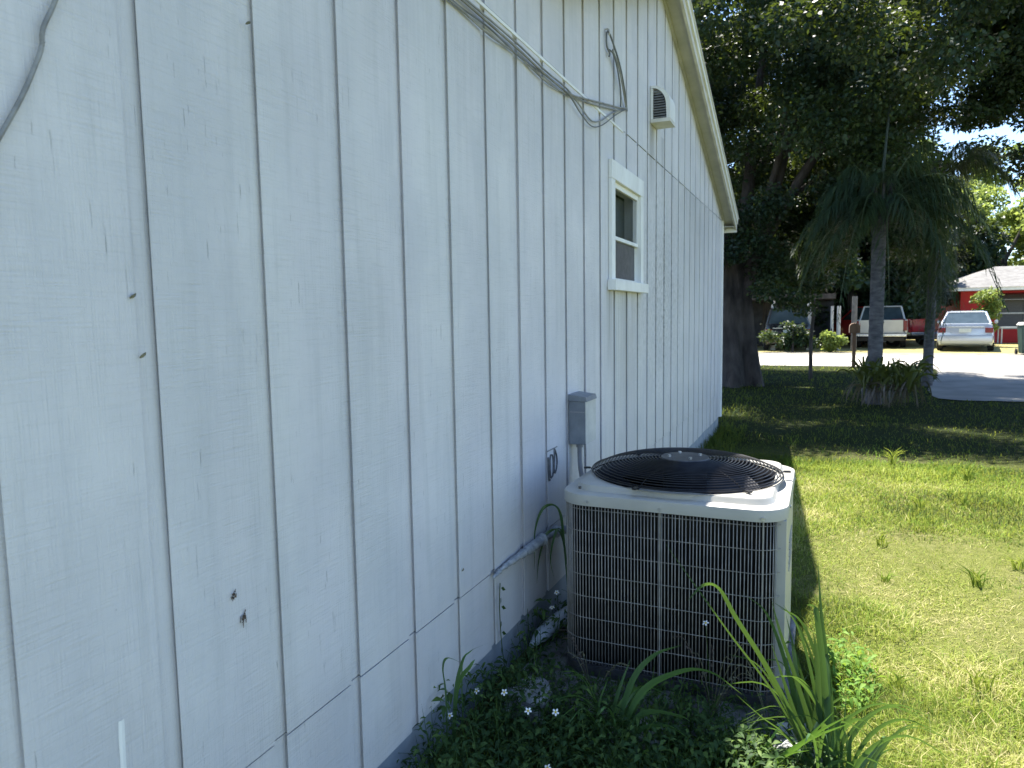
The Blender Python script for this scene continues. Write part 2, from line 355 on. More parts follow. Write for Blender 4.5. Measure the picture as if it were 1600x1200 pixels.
# ---------------------------------------------------------------- the house
GP = .309; G0 = 1.006
RIDGE_Y = 5.75; WALL_END = 9.63
def zs(y):                       # soffit line along the gable wall
    if y >= RIDGE_Y: return 2.73 + (WALL_END - y) * .336
    zr = 2.73 + (WALL_END - RIDGE_Y) * .336
    if y >= 3.4: return zr - (RIDGE_Y - y) * .375
    return zr - (RIDGE_Y - 3.4) * .375 - (3.4 - y) * .12
house = empty('house', (0, 5, 0), 0, 'white weathered board-sided house wall with gable eave, filling the left of the photo', 'house')
OFF = Vector((0, -5, 0))
def hp(mb, name, mat, smooth=False, bevel=0, parent=None):
    o = mb.build(name, mat, parent or house, smooth, bevel)
    if parent is None: o.location = OFF
    return o
def board(y0, y1, z0, z1a, z1b, jl=True, jr=True, dx=0.0, mb=None, go=True):
    """one siding board: undercut left edge, shiplap tongue on the right; z1a/z1b = top at left/right"""
    g = .0035
    prof = []
    if jl: prof += [(y0 + .0075, -.032), (y0 + .0075, -.0105), (y0 + .0045, -.006), (y0, -.0012), (y0 + .0012, 0)]
    else: prof += [(y0, -.032), (y0, 0)]
    if jr: prof += [(y1 - .0445, 0), (y1 - .0450, -.0018), (y1 - .0455, -.0115), (y1 + .0055, -.0115), (y1 + .0055, -.032)]
    else: prof += [(y1, 0), (y1, -.032)]
    mb = mb or MB(); n = len(prof)
    top = lambda y: z1a + (z1b - z1a) * (y - y0) / (y1 - y0)
    v = [(x + dx, y, z0) for y, x in prof] + [(x + dx, y, top(y)) for y, x in prof]
    f = [tuple(range(n)), tuple(range(2 * n - 1, n - 1, -1))] + [(i, n + i, n + (i + 1) % n, (i + 1) % n) for i in range(n)]
    mb.add(v, f)
    return hp(mb, 'siding_board', M['siding']) if go else mb
WY0, WY1, WZ0, WZ1 = 4.32, G0 + GP * 13, 1.755, 2.375
LOW, SEAM = .516, 2.728
k = -11; edges = []
while G0 + GP * k < WALL_END - .08: edges.append(G0 + GP * k); k += 1
edges.append(WALL_END - .055)
for a, b in zip(edges[:-1], edges[1:]):
    jr = b < WALL_END - .1
    d = lambda: random.uniform(-.0012, .0012)
    board(a, b, .2 + random.uniform(-.004, .006), LOW - .0025, LOW - .0025, True, jr, -.002 + d())
    ztop = min(SEAM - .006, zs(a) - .02, zs(b) - .02)
    if b <= WY0 or a >= WY1 - .01: board(a, b, LOW + .0025, ztop, ztop, True, jr, d())
    else:
        dd = d()
        if a < WY0 - .01:      # notched round the window corner: one board
            mb = board(a, WY0, WZ0, WZ1, WZ1, True, False, dd, None, False)
            mb = board(a, b, LOW + .0025, WZ0, WZ0, True, jr, dd, mb, False)
            board(a, b, WZ1, ztop, ztop, True, jr, dd, mb)
        else:
            board(a, b, LOW + .0025, WZ0 - .002, WZ0 - .002, True, True, dd); board(a, b, WZ1 + .002, ztop, ztop, True, True, dd)
    if zs(a) > SEAM + .03 or zs(b) > SEAM + .03:
        if a < RIDGE_Y < b:
            board(a, RIDGE_Y, SEAM + .003, zs(a), zs(RIDGE_Y), True, False, d()); board(RIDGE_Y, b, SEAM + .003, zs(RIDGE_Y), zs(b), False, jr, d())
        else: board(a, b, SEAM + .003, max(zs(a), SEAM + .006), max(zs(b), SEAM + .006), True, jr, d())
# metal flashing in the upper joint, corner board, foundation
hp(MB().box((-.03, .2, SEAM - .016), (.0045, 4.6, SEAM - .0025)), 'seam_flashing', M['white_trim'])
hp(MB().box((-.02, WALL_END - .052, .19), (.016, WALL_END + .02, 2.74)), 'corner_board', M['white_trim'], bevel=.003)
hp(MB().box((-.02, WALL_END + .0225, .19), (-.09, WALL_END + .016 + .022, 2.74)), 'corner_board', M['white_trim'])
hp(MB().box((-.25, -2.4, -.2), (-.022, WALL_END - .03, .235)), 'foundation', M['foundation'])
hp(MB().box((-8, WALL_END - .03, -.2), (-.1, WALL_END + .014, 2.74)), 'front_wall', M['siding'])
hp(MB().box((-8, -2.42, -.2), (-.036, -2.40, 2.3)), 'rear_wall', M['siding'])
hp(MB().box((-8.1, -2.42, -.2), (-8, WALL_END, 2.5)), 'side_wall', M['siding'])
# roof: two faces with a break in the near slope; soffit, barge board, drip edge follow the gable line
RY = [WALL_END + .22, RIDGE_Y, 3.4, -2.7]
zl = lambda y: zs(y) if y <= WALL_END else 2.73 - (y - WALL_END) * .336
for i in range(3):
    y0, y1 = RY[i], RY[i + 1]
    def strip(x0, x1, a, b, name, mat):
        mb = MB(); q = []
        for y in (y0, y1):
            q += [(x0, y, zl(y) + a), (x1, y, zl(y) + a), (x1, y, zl(y) + b), (x0, y, zl(y) + b)]
        mb.add(q, [(0, 1, 2, 3), (7, 6, 5, 4), (0, 4, 5, 1), (1, 5, 6, 2), (2, 6, 7, 3), (3, 7, 4, 0)]); return hp(mb, name, mat)
    strip(-.028, .128, .002, .018, 'soffit', M['soffit'])
    strip(.0005, .022, -.02, .0015, 'frieze_strip', M['soffit'])
    strip(.130, .152, -.030, .105, 'barge_board', M['fascia'])
    strip(.1525, .168, .045, .105, 'shingle_mould', M['white_trim'])
    strip(.153, .182, .107, .113, 'drip_edge', M['drip'])
    strip(-8.3, .176, .114, .145, 'roof', M['shingle'])
hp(MB().box((-8.2, WALL_END + .222, 2.60), (.152, WALL_END + .242, 2.80)), 'eave_fascia', M['white_trim'])
hp(MB().box((-8.2, WALL_END + .022, 2.652), (.129, WALL_END + .2215, 2.662)), 'eave_soffit', M['soffit'])

# window
win = MB(); t = .022
cas = empty('window', (0, 0, 0)); cas.parent = house; cas.location = OFF
def wp(mb, name, mat, bevel=0, smooth=False): return mb.build(name, mat, cas, smooth, bevel)
wp(MB().box((.002, 4.25, 2.372), (.026, 5.085, 2.484)), 'head_casing', M['white_trim'], .002)
wp(MB().box((.002, 4.25, 1.765), (.024, 4.33, 2.371)), 'side_casing', M['white_trim'], .002)
wp(MB().box((.002, 5.012, 1.765), (.024, 5.085, 2.371)), 'side_casing', M['white_trim'], .002)
wp(MB().box((.002, 4.225, 1.70), (.055, 5.115, 1.764)), 'sill', M['white_trim'], .003)
j = MB(); j.box((-.10, WY0 + .001, WZ0), (.0015, WY0 + .014, WZ1)).box((-.10, WY1 - .014, WZ0), (.0015, WY1 - .001, WZ1))
j.box((-.10, WY0 + .015, WZ1 - .014), (.0015, WY1 - .015, WZ1 - .001)).box((-.10, WY0 + .015, WZ0 + .001), (.0015, WY1 - .015, WZ0 + .016))
wp(j, 'jamb', M['white_trim'])
def sash(name, y0, y1, z0, z1, x, st=.022, th=.022):
    m = MB(); m.box((x, y0, z0), (x + th, y0 + st, z1)).box((x, y1 - st, z0), (x + th, y1, z1))
    m.box((x, y0 + st + .0005, z0), (x + th, y1 - st - .0005, z0 + st)).box((x, y0 + st + .0005, z1 - st), (x + th, y1 - st - .0005, z1))
    wp(m, name, M['white_trim'])
    return y0 + st, y1 - st, z0 + st, z1 - st
ym = (WY0 + .0155, WY1 - .0155)
zm = 2.03
a = sash('upper_sash', *ym, zm - .012, WZ1 - .016, -.018, .022); wp(MB().box((-.010, a[0] - .004, a[2] - .004), (-.006, a[1] + .004, a[3] + .004)), 'upper_pane', M['glass'])
a = sash('lower_sash', *ym, WZ0 + .017, zm + .018, -.042, .022); wp(MB().box((-.034, a[0] - .004, a[2] - .004), (-.030, a[1] + .004, a[3] + .004)), 'lower_pane', M['glass'])
wp(MB().box((-.0190, a[0], a[2] - .01), (-.0182, a[1], zm - .014)), 'insect_screen', M['screen'])
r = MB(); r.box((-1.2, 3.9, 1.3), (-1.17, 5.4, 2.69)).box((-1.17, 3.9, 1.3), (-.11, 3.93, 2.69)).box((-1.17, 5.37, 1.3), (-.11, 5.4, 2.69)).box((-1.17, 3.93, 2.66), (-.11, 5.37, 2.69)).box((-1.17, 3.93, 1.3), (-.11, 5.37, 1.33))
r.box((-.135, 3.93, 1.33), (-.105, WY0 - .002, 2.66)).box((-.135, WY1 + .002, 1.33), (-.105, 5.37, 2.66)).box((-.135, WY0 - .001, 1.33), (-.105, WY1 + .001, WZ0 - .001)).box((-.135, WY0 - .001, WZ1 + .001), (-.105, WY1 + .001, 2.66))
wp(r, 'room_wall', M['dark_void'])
wp(MB().box((-.105, WY0 + .0, 2.0), (-.102, WY1 - .0, WZ1 - .03)), 'window_blind', M['curtain'])
# flaking paint along the head
for i in range(9):
    y = 4.40 + .065 * i; wp(MB().box((-.005, y, WZ1 - .022), (.001, y + random.uniform(.02, .05), WZ1 - .0145)), 'paint_flake', M['fascia'])

# wall vent with louvred side under a rounded hood
vent = empty('vent_hood', (0, 0, 0)); vent.parent = house; vent.location = OFF
VY0, VY1, VZ0, VX, VH = 5.392, 5.60, 2.965, .145, .262
arc = [(.003, VZ0 + VH)] + [(.003 + (VX - .003) * math.sin(R(a)), VZ0 + VH - .13 + .13 * math.cos(R(a))) for a in range(10, 91, 10)] + [(VX, VZ0 + .01)]
inn = [(x * .8 + .0, z - .016) for x, z in arc]; inn[-1] = (VX - .024, VZ0 + .024)
m = MB(); nn = len(arc)
for y0, y1, P in ((VY0, VY1, arc),):
    v = [(x, y0, z) for x, z in P] + [(x, y1, z) for x, z in P] + [(x, y1, z) for x, z in inn] + [(x, y0, z) for x, z in inn]; f = []
    for i in range(nn - 1):
        for c in range(4): f.append((c * nn + i, c * nn + i + 1, ((c + 1) % 4) * nn + i + 1, ((c + 1) % 4) * nn + i))
    m.add(v, f)
m.build('hood', M['white_trim'], vent, True)
MB().box((.003, VY0 - .001, VZ0 - .004), (VX + .002, VY1 + .004, VZ0 + .022)).build('hood_base', M['fascia'], vent)
MB().box((.003, VY0 + .002, VZ0 + .0225), (.020, VY0 + .018, VZ0 + VH - .02)).build('louvre_frame', M['white_trim'], vent)
MB().box((.012, VY0 + .05, VZ0 + .03), (VX - .03, VY0 + .06, VZ0 + VH - .05)).build('vent_void', M['dark_void'], vent)
for i in range(11):
    z = VZ0 + .034 + i * .0185; hmax = VX - .025
    u = (z - (VZ0 + VH - .146)) / .13
    if u > 0: hmax = (VX - .02) * math.sqrt(max(0, 1 - u * u)) * .86
    if hmax > .03:
        q = MB(); q.add([(.0205, VY0 + .004, z - .007), (hmax, VY0 + .004, z - .007), (hmax, VY0 + .022, z + .006), (.0205, VY0 + .022, z + .006),
                        (.0205, VY0 + .004, z - .004), (hmax, VY0 + .004, z - .004), (hmax, VY0 + .022, z + .009), (.0205, VY0 + .022, z + .009)],
                       [(0, 1, 2, 3), (7, 6, 5, 4), (0, 4, 5, 1), (1, 5, 6, 2), (2, 6, 7, 3), (3, 7, 4, 0)])
        q.build('louvre', M['cable'], vent)

# splintered holes, paint run, small number-like marks on the boards
def splinter(y, z, s, label):
    m = MB(); r_ = random.Random(int(z * 1000))
    for i in range(16):
        a = r_.uniform(-.35, .35); ln = s * r_.uniform(.35, 1); yy = y + r_.uniform(-.35, .35) * s; zz = z + r_.uniform(-.6, .5) * s
        w_ = s * r_.uniform(.04, .14); d = Vector((r_.uniform(-.05, .35), math.sin(a), math.cos(a))) * ln * .6
        p = Vector((.0006 + .0003 * i, yy, zz)); q = p + d * r_.choice((1, -1)); q.x = max(q.x, .0012 + .0003 * i)
        n_ = Vector((0, w_, 0)); m.add([p - n_, p + n_, q + n_ * .2, q - n_ * .2, p - n_ + Vector((.0006, 0, 0)), p + n_ + Vector((.0006, 0, 0)), q + n_ * .2 + Vector((.0006, 0, 0)), q - n_ * .2 + Vector((.0006, 0, 0))],
              [(0, 1, 2, 3), (4, 7, 6, 5), (0, 4, 5, 1), (1, 5, 6, 2), (2, 6, 7, 3), (3, 7, 4, 0)])
    o = hp(m, 'splintered_hole', M['splinter']); o['label'] = label
splinter(1.163, .935, .017, 'upper splintered hole chipped into a board'); splinter(1.187, .874, .022, 'lower splintered hole chipped into a board')
pr = MB(); pts = [(0, .873, .80), (0, .872, .77), (0, .871, .72), (0, .8705, .66), (0, .87, .60), (0, .87, .55)]
q = []
for (x, y, z), w_ in zip(pts, (.0062, .0068, .0062, .0066, .006, .0065)): q.append([(.0004, y - w_, z), (.0016, y, z), (.0004, y + w_, z)])
pr.loft(q, False, False); hp(pr, 'paint_run', M['white_trim'])
mk = empty('number_marks', (0, 3.24, .81), 0, 'dark weathered number marks on a siding board left of the air conditioner', 'marking')
def stroke(pts): MB().tube(crom(pts, 5), .0045, 6).build('digit', M['rust'], mk, True)
def L(y, z): return (.003, y - 3.24, z - .81)
stroke([L(3.168, .868), L(3.171, .83), L(3.172, .79), L(3.176, .755), L(3.192, .752)])
stroke([L(3.20, .872), L(3.192, .84), L(3.193, .79), L(3.205, .76), L(3.232, .772), L(3.24, .82), L(3.23, .865), L(3.20, .873)])
stroke([L(3.255, .895), L(3.275, .875), L(3.292, .84), L(3.288, .80), L(3.262, .772), L(3.25, .80), L(3.256, .85), L(3.255, .893)])
MB().box((.0005, -.08, .085), (.003, .06, .091)).build('scratch', M['cable'], mk)
for y, z, s, lb in ((.955, 1.60, .0048, 'brown cocoon on the groove strip, the upper of two near the left edge'), (.968, 1.487, .005, 'brown cocoon on the groove strip, the lower of two near the left edge'),
                    (1.293, 2.215, .005, 'brown cocoon high on the wall beside the second groove'), (2.26, .62, .004, 'tiny dark cocoon low on the wall near the lower joint')):
    c = MB().tube([(.004, y - s * 1.4, z - s), (.006, y - s * .6, z - s * .4), (.006, y + s * .5, z + s * .3), (.004, y + s * 1.4, z + s * .9)], [s * .25, s * .6, s * .6, s * .2], 7).build('cocoon', M['cocoon'], None, True)
    tag(c, lb, 'cocoon')

# ---------------------------------------------------------------- services on the wall
eb = empty('electrical_box', (0, 3.56, .88), 0, 'grey painted electrical disconnect box on the wall behind the air conditioner', 'electrical box')
MB().box((.004, -.085, 0), (.094, .085, .225)).build('box_body', M['box_paint'], eb, False, .003)
q = MB(); q.add([(.003, -.09, .2255), (.105, -.09, .2255), (.105, .09, .2255), (.003, .09, .2255), (.003, -.09, .262), (.098, -.09, .25), (.098, .09, .25), (.003, .09, .262)],
                [(3, 2, 1, 0), (4, 5, 6, 7), (0, 1, 5, 4), (1, 2, 6, 5), (2, 3, 7, 6), (3, 0, 4, 7)]); q.build('box_hood', M['box_paint'], eb, False, .002)
MB().box((.0945, -.088, .004), (.099, .088, .2245)).build('box_cover', M['box_cover'], eb, False, .0015)
MB().box((.01, -.0875, .168), (.09, -.0855, .173)).build('box_seam', M['conduit'], eb)
MB().tube(crom([(.045, -.03, 0), (.045, -.03, -.06), (.05, -.032, -.14), (.075, -.045, -.23), (.12, -.06, -.33), (.2, -.08, -.45)], 5), .013, 10).build('conduit', M['conduit'], eb, True)
MB().tube([(.045, -.03, -.0005), (.045, -.03, -.022)], .019, 10).build('conduit_nut', M['conduit'], eb, True)
MB().tube(crom([(.05, .03, -.001), (.052, .032, -.05), (.05, .045, -.085), (.045, .06, -.075)], 4), .003, 6).build('loose_wire', M['cable'], eb, True)
# insulated line running along the lower joint to the unit
pts = crom([(.014, 2.50, .505), (.017, 2.6, .516), (.021, 2.75, .515), (.026, 2.9, .512), (.030, 3.05, .512), (.036, 3.2, .497), (.07, 3.32, .48), (.16, 3.38, .46), (.24, 3.36, .45)], 10)
rad = [(.007 + .014 * min(1, i / 30)) * (1 + .28 * math.sin(i * 1.9) * math.sin(i * .73) + random.uniform(-.22, .28)) for i in range(len(pts))]
o = MB().tube(pts, rad, 10).build('insulated_line', M['foam'], None, True); tag(o, 'lumpy white painted insulated line along the wall joint behind the grass', 'pipe')
pts = [(.045, 2.82, .085), (.06, 2.90, .10), (.085, 3.02, .115), (.115, 3.12, .125), (.14, 3.2, .128)]
pp = empty('white_pipe', (0, 0, 0), 0, 'white flattened plastic pipe end on the ground between wall and pad', 'pipe')
MB().tube(pts, [.012, .034, .036, .033, .026], 14).build('pipe_shell', M['pvc'], pp, True)
MB().tube([(.092, 3.04, .116), (.1, 3.07, .119)], .0375, 14, False).build('pipe_collar', M['pvc'], pp, True)

# lumps of broken concrete at the pad's front corners
def lump(loc, sc, seed, label):
    bm = bmesh.new(); bmesh.ops.create_icosphere(bm, subdivisions=3, radius=1); r_ = np.random.default_rng(seed); ph = r_.random(9) * 6
    for v in bm.verts:
        c = v.co; k_ = 1 + .16 * math.sin(3.1 * c.x + ph[0] + 2 * c.y) + .13 * math.sin(5 * c.y + ph[1] + 3 * c.z) + .09 * math.sin(9 * c.z + ph[2] + 6 * c.x)
        k_ = min(k_, .78 / max(abs(c.x), abs(c.y), abs(c.z), .01)); v.co = Vector((c.x * sc[0], c.y * sc[1], c.z * sc[2])) * k_
    me = bpy.data.meshes.new('concrete_lump'); bm.to_mesh(me); bm.free(); o = link('concrete_lump', me, M['rubble']); o.location = loc; tag(o, label, 'concrete lump')
lump((.19, 2.43, .06), (.12, .12, .07), 3, 'pale broken concrete lump at the pad corner nearest the wall')
lump((.62, 2.40, .03), (.13, .09, .06), 4, 'half buried concrete lump in front of the grille behind the grass clump')
lump((1.17, 2.52, .05), (.11, .12, .08), 5, 'grey concrete lump at the front right corner of the unit')
def dry_weed(x, y, n, h, label):
    e = empty('dry_weed', (x, y, 0), 0, label, 'dry weed')
    for i in range(n):
        a = random.uniform(0, 6.28); l_ = h * random.uniform(.6, 1.1); q = [(0, 0, 0), (math.cos(a) * .03, math.sin(a) * .02, l_ * .5), (math.cos(a) * .10, math.sin(a) * .05, l_), (math.cos(a) * .15, math.sin(a) * .06, l_ * 1.02)]
        mb = MB().tube(crom(q, 4), .0012, 4)
        for k in range(5):
            t_ = random.uniform(.4, 1); p = Vector(q[1]).lerp(Vector(q[2]), t_); d = Vector((random.uniform(-1, 1), random.uniform(-1, 1), random.uniform(-.2, .8))) * .018
            sd_ = d.cross(Vector((0, 0, 1))) * .25; mb.add([p, p + d * .5 + sd_, p + d, p + d * .5 - sd_], [(0, 1, 2, 3)])
        mb.build('stalk', M['splinter'] if i % 3 == 0 else M['cocoon'], e)
dry_weed(.86, 2.60, 9, .34, 'dry brown weed stalks against the middle of the coil guard')
dry_weed(.40, 2.58, 6, .26, 'thin dry stalks at the left part of the coil guard')
dry_weed(1.06, 2.60, 7, .30, 'dry stalks behind the tall corner grass clump')
# cables stapled under the upper joint
def cable(pts, r, mat, label, group='cables stapled along the upper wall'):
    o = MB().tube(crom(pts, 7), r, 7).build('cable', M[mat], None, True); tag(o, label, 'cable', group); return o
ysteps = [1.0, 1.5, 2.0, 2.3, 2.56, 2.84, 3.16]
lab = ['lowest of the grey cables bundled along the upper wall joint', 'thick grey cable in the middle of the bundle along the upper wall joint',
       'dark thin cable woven in the bundle along the upper wall joint', 'pale upper cable of the bundle, just under the flashing']
ends = [[(3.49, 2.648), (3.78, 2.69), (4.1, 2.745), (4.45, 2.815), (4.64, 2.865)], [(3.49, 2.655), (3.76, 2.70), (4.1, 2.765), (4.4, 2.82), (4.62, 2.868)],
        [(3.45, 2.645), (3.66, 2.60), (3.85, 2.58), (4.05, 2.63), (4.35, 2.76), (4.6, 2.86)], [(3.45, 2.672), (3.64, 2.65), (3.86, 2.615), (4.06, 2.66), (4.3, 2.76), (4.56, 2.85)]]
for i, (zo, r_, mt) in enumerate(((-.018, .0042, 'cable'), (.006, .0055, 'cable'), (-.004, .0032, 'cable_dark'), (.030, .0042, 'cable'))):
    P = [(.010 + .004 * (i % 2) + random.uniform(0, .005), y, 2.645 + zo + random.uniform(-.011, .011)) for y in ysteps] + [(.012 + .004 * (i % 3), y, z) for y, z in ends[i]]
    cable(P, r_, mt, lab[i])
cable([(.012, 4.66, 2.862), (.03, 4.53, 2.95), (.035, 4.40, 3.06), (.03, 4.26, 3.15), (.016, 4.205, 3.20), (.014, 4.175, 3.16), (.014, 4.185, 3.11), (.018, 4.23, 3.085), (.02, 4.21, 3.06)], .0055, 'cable_dark', 'dark cable hanging down from its wall hook, outer loop', 'cables hanging from the wall hook')
cable([(.012, 4.50, 2.845), (.025, 4.45, 2.93), (.03, 4.36, 3.03), (.03, 4.27, 3.09), (.02, 4.22, 3.10)], .005, 'cable_dark', 'shorter dark cable twisted under the wall hook', 'cables hanging from the wall hook')
cable([(.012, 4.645, 2.86), (.028, 4.50, 2.955), (.034, 4.37, 3.05), (.03, 4.25, 3.11)], .005, 'cable', 'pale cable lying beside the dark ones under the wall hook', 'cables hanging from the wall hook')
hk = MB().tube(crom([(-.005, 4.185, 3.205), (.02, 4.185, 3.205), (.03, 4.185, 3.19), (.025, 4.19, 3.172)], 5), .005, 8).build('wall_hook', M['bolt'], None, True); tag(hk, 'small metal hook on the wall holding the hanging cables', 'hook')
cable([(.014, .93, 2.33), (.012, .875, 2.185), (.011, .838, 2.085), (.011, .815, 2.035), (.010, .811, 2.005), (.010, .795, 1.965), (.011, .77, 1.912), (.010, .742, 1.86), (.010, .70, 1.79), (.012, .63, 1.69)], .0042, 'cable', 'thick grey cable crossing the top left corner of the wall', 'lone cable on the near wall')

# ---------------------------------------------------------------- air conditioner
ACX, ACY, HX, HY, CR = .658, 3.15, .437, .432, .115
pad = MB().box((.06, 2.46, -.1), (1.12, 3.66, .055)).build('concrete_pad', M['concrete'], None, False, .012); tag(pad, 'rough grey concrete pad under the air conditioner', 'slab')
ac = empty('air_conditioner', (ACX, ACY, .055), 0, 'beige outdoor air conditioner unit with black fan guard beside the white wall', 'air conditioner')
def rr3(hx, hy, r, z, n=7): return [(x, y, z) for x, y in rrect(hx, hy, r, n)]
MB().loft([rr3(HX + .004, HY + .004, CR, 0), rr3(HX + .004, HY + .004, CR, .045), rr3(HX - .012, HY - .012, CR, .05)]).build('base_pan', M['plate_grey'], ac, True)
MB().loft([rr3(HX - .022, HY - .022, CR - .01, .0505), rr3(HX - .022, HY - .022, CR - .01, .715)], False).build('coil', M['coil'], ac, True)
# lid: skirt, step, stamped deck with a round fan opening
def rr_lid(hx, hy, r, z):
    P = rrect(hx, hy, r, 10); out = []
    for i, a in enumerate(P):
        b = P[(i + 1) % len(P)]; m_ = 14 if i % 11 == 10 else 1
        out += [(a[0] + (b[0] - a[0]) * j / m_, a[1] + (b[1] - a[1]) * j / m_, z) for j in range(m_)]
    return out
lid = MB(); nseg = 8; rings = []
for d, z in ((-.004, .724), (.010, .722), (.010, .759), (.0075, .766), (.001, .769), (-.040, .771), (-.0415, .773), (-.047, .788), (-.0515, .7945), (-.060, .796)):
    rings.append(rr_lid(HX + d, HY + d, CR + d * .7, z))
N = len(rings[0]); base_ang = [math.atan2(p[1], p[0]) for p in rings[0]]
for r_, z in ((.416, .7965), (.405, .795), (.400, .788), (.398, .70)):
    rings.append([(r_ * math.cos(a), r_ * math.sin(a) , z) for a in base_ang])
lid.loft(rings, False); lid_o = lid.build('lid', M['beige'], ac, True); lid_o.data.set_sharp_from_angle(angle=R(28))
# fan: venturi, motor, blades
vt = [[(r_ * math.cos(a * math.pi / 24), r_ * math.sin(a * math.pi / 24), z) for a in range(48)] for r_, z in ((.397, .79), (.386, .76), (.384, .60))]
MB().loft(vt, False).build('venturi', M['fan_black'], ac, True)
MB().loft([[(.384 * math.cos(a * math.pi / 12), .384 * math.sin(a * math.pi / 12), .45) for a in range(24)]], True).build('inner_deck', M['fan_black'], ac)
MB().loft([[(r_ * math.cos(a * math.pi / 16), r_ * math.sin(a * math.pi / 16), z) for a in range(32)] for r_, z in ((.085, .83), (.095, .82), (.095, .70), (.05, .69))]).build('motor', M['fan_black'], ac, True)
for k in range(3):
    b = MB(); rows = []
    for i in range(7):
        r_ = .06 + .30 * i / 6; wd = .55 - .12 * i / 6
        rows.append([(r_ * math.cos(k * 2.094 + .4 + wd * u), r_ * math.sin(k * 2.094 + .4 + wd * u), .665 + .075 * u + .012 * math.sin(3 * u)) for u in (-1, -.5, 0, .5, 1)])
    b.loft(rows, False, False); b.build('fan_blade', M['fan_black'], ac, True)
def dome(r_): return .802 + .058 * (1 - (r_ / .41) ** 4.5)
def torus(R_, z, t_, n=64): 
    m = MB(); rg = []
    for i in range(n):
        a = 2 * math.pi * i / n
        rg.append([((R_ + t_ * math.cos(b)) * math.cos(a), (R_ + t_ * math.cos(b)) * math.sin(a), z + t_ * math.sin(b)) for b in (0, 1.257, 2.513, 3.77, 5.027)])
    rg.append(rg[0]); return m.loft(rg, False)
rr_ = .112; ri = 0
while rr_ < .408:
    torus(rr_, dome(rr_), .0026).build('guard_ring', M['guard_black'], ac, True); rr_ += .0150
torus(.409, .806, .0034).build('guard_rim', M['guard_black'], ac, True)
for k in range(6):
    a = k * math.pi / 3 + R(13.5); c, s_ = math.cos(a), math.sin(a)
    P = [(r_ * c, r_ * s_, dome(r_) - .0065) for r_ in (.09, .17, .25, .33, .38, .407)] + [(.418 * c, .418 * s_, .8045), (.437 * c, .437 * s_, .8045)]
    MB().tube(P, .0032, 6).build('guard_spoke', M['guard_black'], ac, True)
    Mz = Matrix.Rotation(a, 4, 'Z'); MB().box((.418, -.009, .8012), (.447, .009, .809), Mz).build('guard_clip', M['guard_black'], ac, False, .002)
MB().loft([[(r_ * math.cos(a * math.pi / 16), r_ * math.sin(a * math.pi / 16), z) for a in range(32)] for r_, z in ((.098, .852), (.108, .856), (.104, .864), (.03, .868))]).build('hub_plate', M['plate_grey'], ac, True)
for k in range(4):
    a = k * math.pi / 2 + .5; c, s_ = .07 * math.cos(a), .07 * math.sin(a)
    MB().tube([(c, s_, .863), (c, s_, .874)], .008, 6).build('hub_bolt', M['bolt'], ac)
# wire coil guard on front, left and round the corners: one mesh for the upright wires
per = rrect(HX + .001, HY + .001, CR, 10)
def walk():
    P = [Vector(p) for p in per] + [Vector(per[0])]; out = []; acc = 0; step = .0135; nxt = 0
    for a_, b_ in zip(P[:-1], P[1:]):
        d_ = (b_ - a_).length
        while nxt <= acc + d_: out.append(a_ + (b_ - a_) * ((nxt - acc) / d_)); nxt += step
        acc += d_
    return out
wire_me = MB().tube([(0, 0, .052), (0, 0, .718)], .0020, 5).mesh('guard_wire')
for p in wire_me.polygons: p.use_smooth = True
wire_me.materials.append(M['beige_dirty'])
keep = [p for p in walk() if not (p.x > HX - .045 and p.y > -HY + .045) and not (p.y > HY - .02 and p.x > -.2)]
for p in keep:
    o = bpy.data.objects.new('guard_wire', wire_me); COL.objects.link(o); o.parent = ac; o.location = (p.x, p.y, 0)
    o.rotation_euler = (random.uniform(-.002, .002), random.uniform(-.002, .002), 0)
bandpts = [p for p in per]
i0 = max(range(len(per)), key=lambda i: per[i][0] * 3 - per[i][1])
seq = []
left_front = [p for p in per if (p[0] < -HX + CR + .001 or p[1] < -HY + CR + .001) and not p[1] > HY - CR + .02]
left_front.sort(key=lambda p: (math.atan2(p[1], p[0]) - math.pi / 2) % (2 * math.pi))
left_front = [(x * (1 + .0045), y * (1 + .0045)) for x, y in left_front]
for i in range(8):
    z = .705 - i * .0915
    MB().tube([(x, y, z) for x, y in left_front], .0013, 5).build('guard_band', M['beige_dirty'], ac, True)
for px in (-.02, HX - .075):
    MB().tube([(px, -HY - .003, .052), (px, -HY - .003, .728)], .0027, 6).build('guard_rod', M['beige_dirty'], ac, True)
    MB().tube([(px, -HY - .002, .735), (px, -HY - .013, .735)], .007, 8).build('guard_screw', M['bolt'], ac)
# right side service panel and its front post
MB().box((HX - .004, -HY + CR - .02, .052), (HX + .0035, HY - CR, .7215)).build('service_panel', M['beige'], ac, False, .002)
MB().box((HX - .036, -HY + .050, .052), (HX + .004, -HY + CR - .021, .7205)).build('corner_post', M['beige'], ac, False, .002)
for i in range(5):
    MB().box((HX + .0037, -.1, .55 - i * .03), (HX + .0075, .15, .558 - i * .03)).build('panel_louvre', M['beige'], ac)
for sx, sy in ((1, -.55), (-.72, -1), (1, .6)):
    x, y = (HX + .008, sy * HY) if sx == 1 else (sx * HX, -HY - .012)
    MB().tube([(x, y, .74), (x + (.006 if sx == 1 else 0), y - (0 if sx == 1 else .006), .74)], .006, 8).build('lid_screw', M['bolt'], ac)
MB().tube([(-.36, -.395, .780), (-.36, -.395, .790)], .006, 8).build('lid_screw', M['plate_grey'], ac)

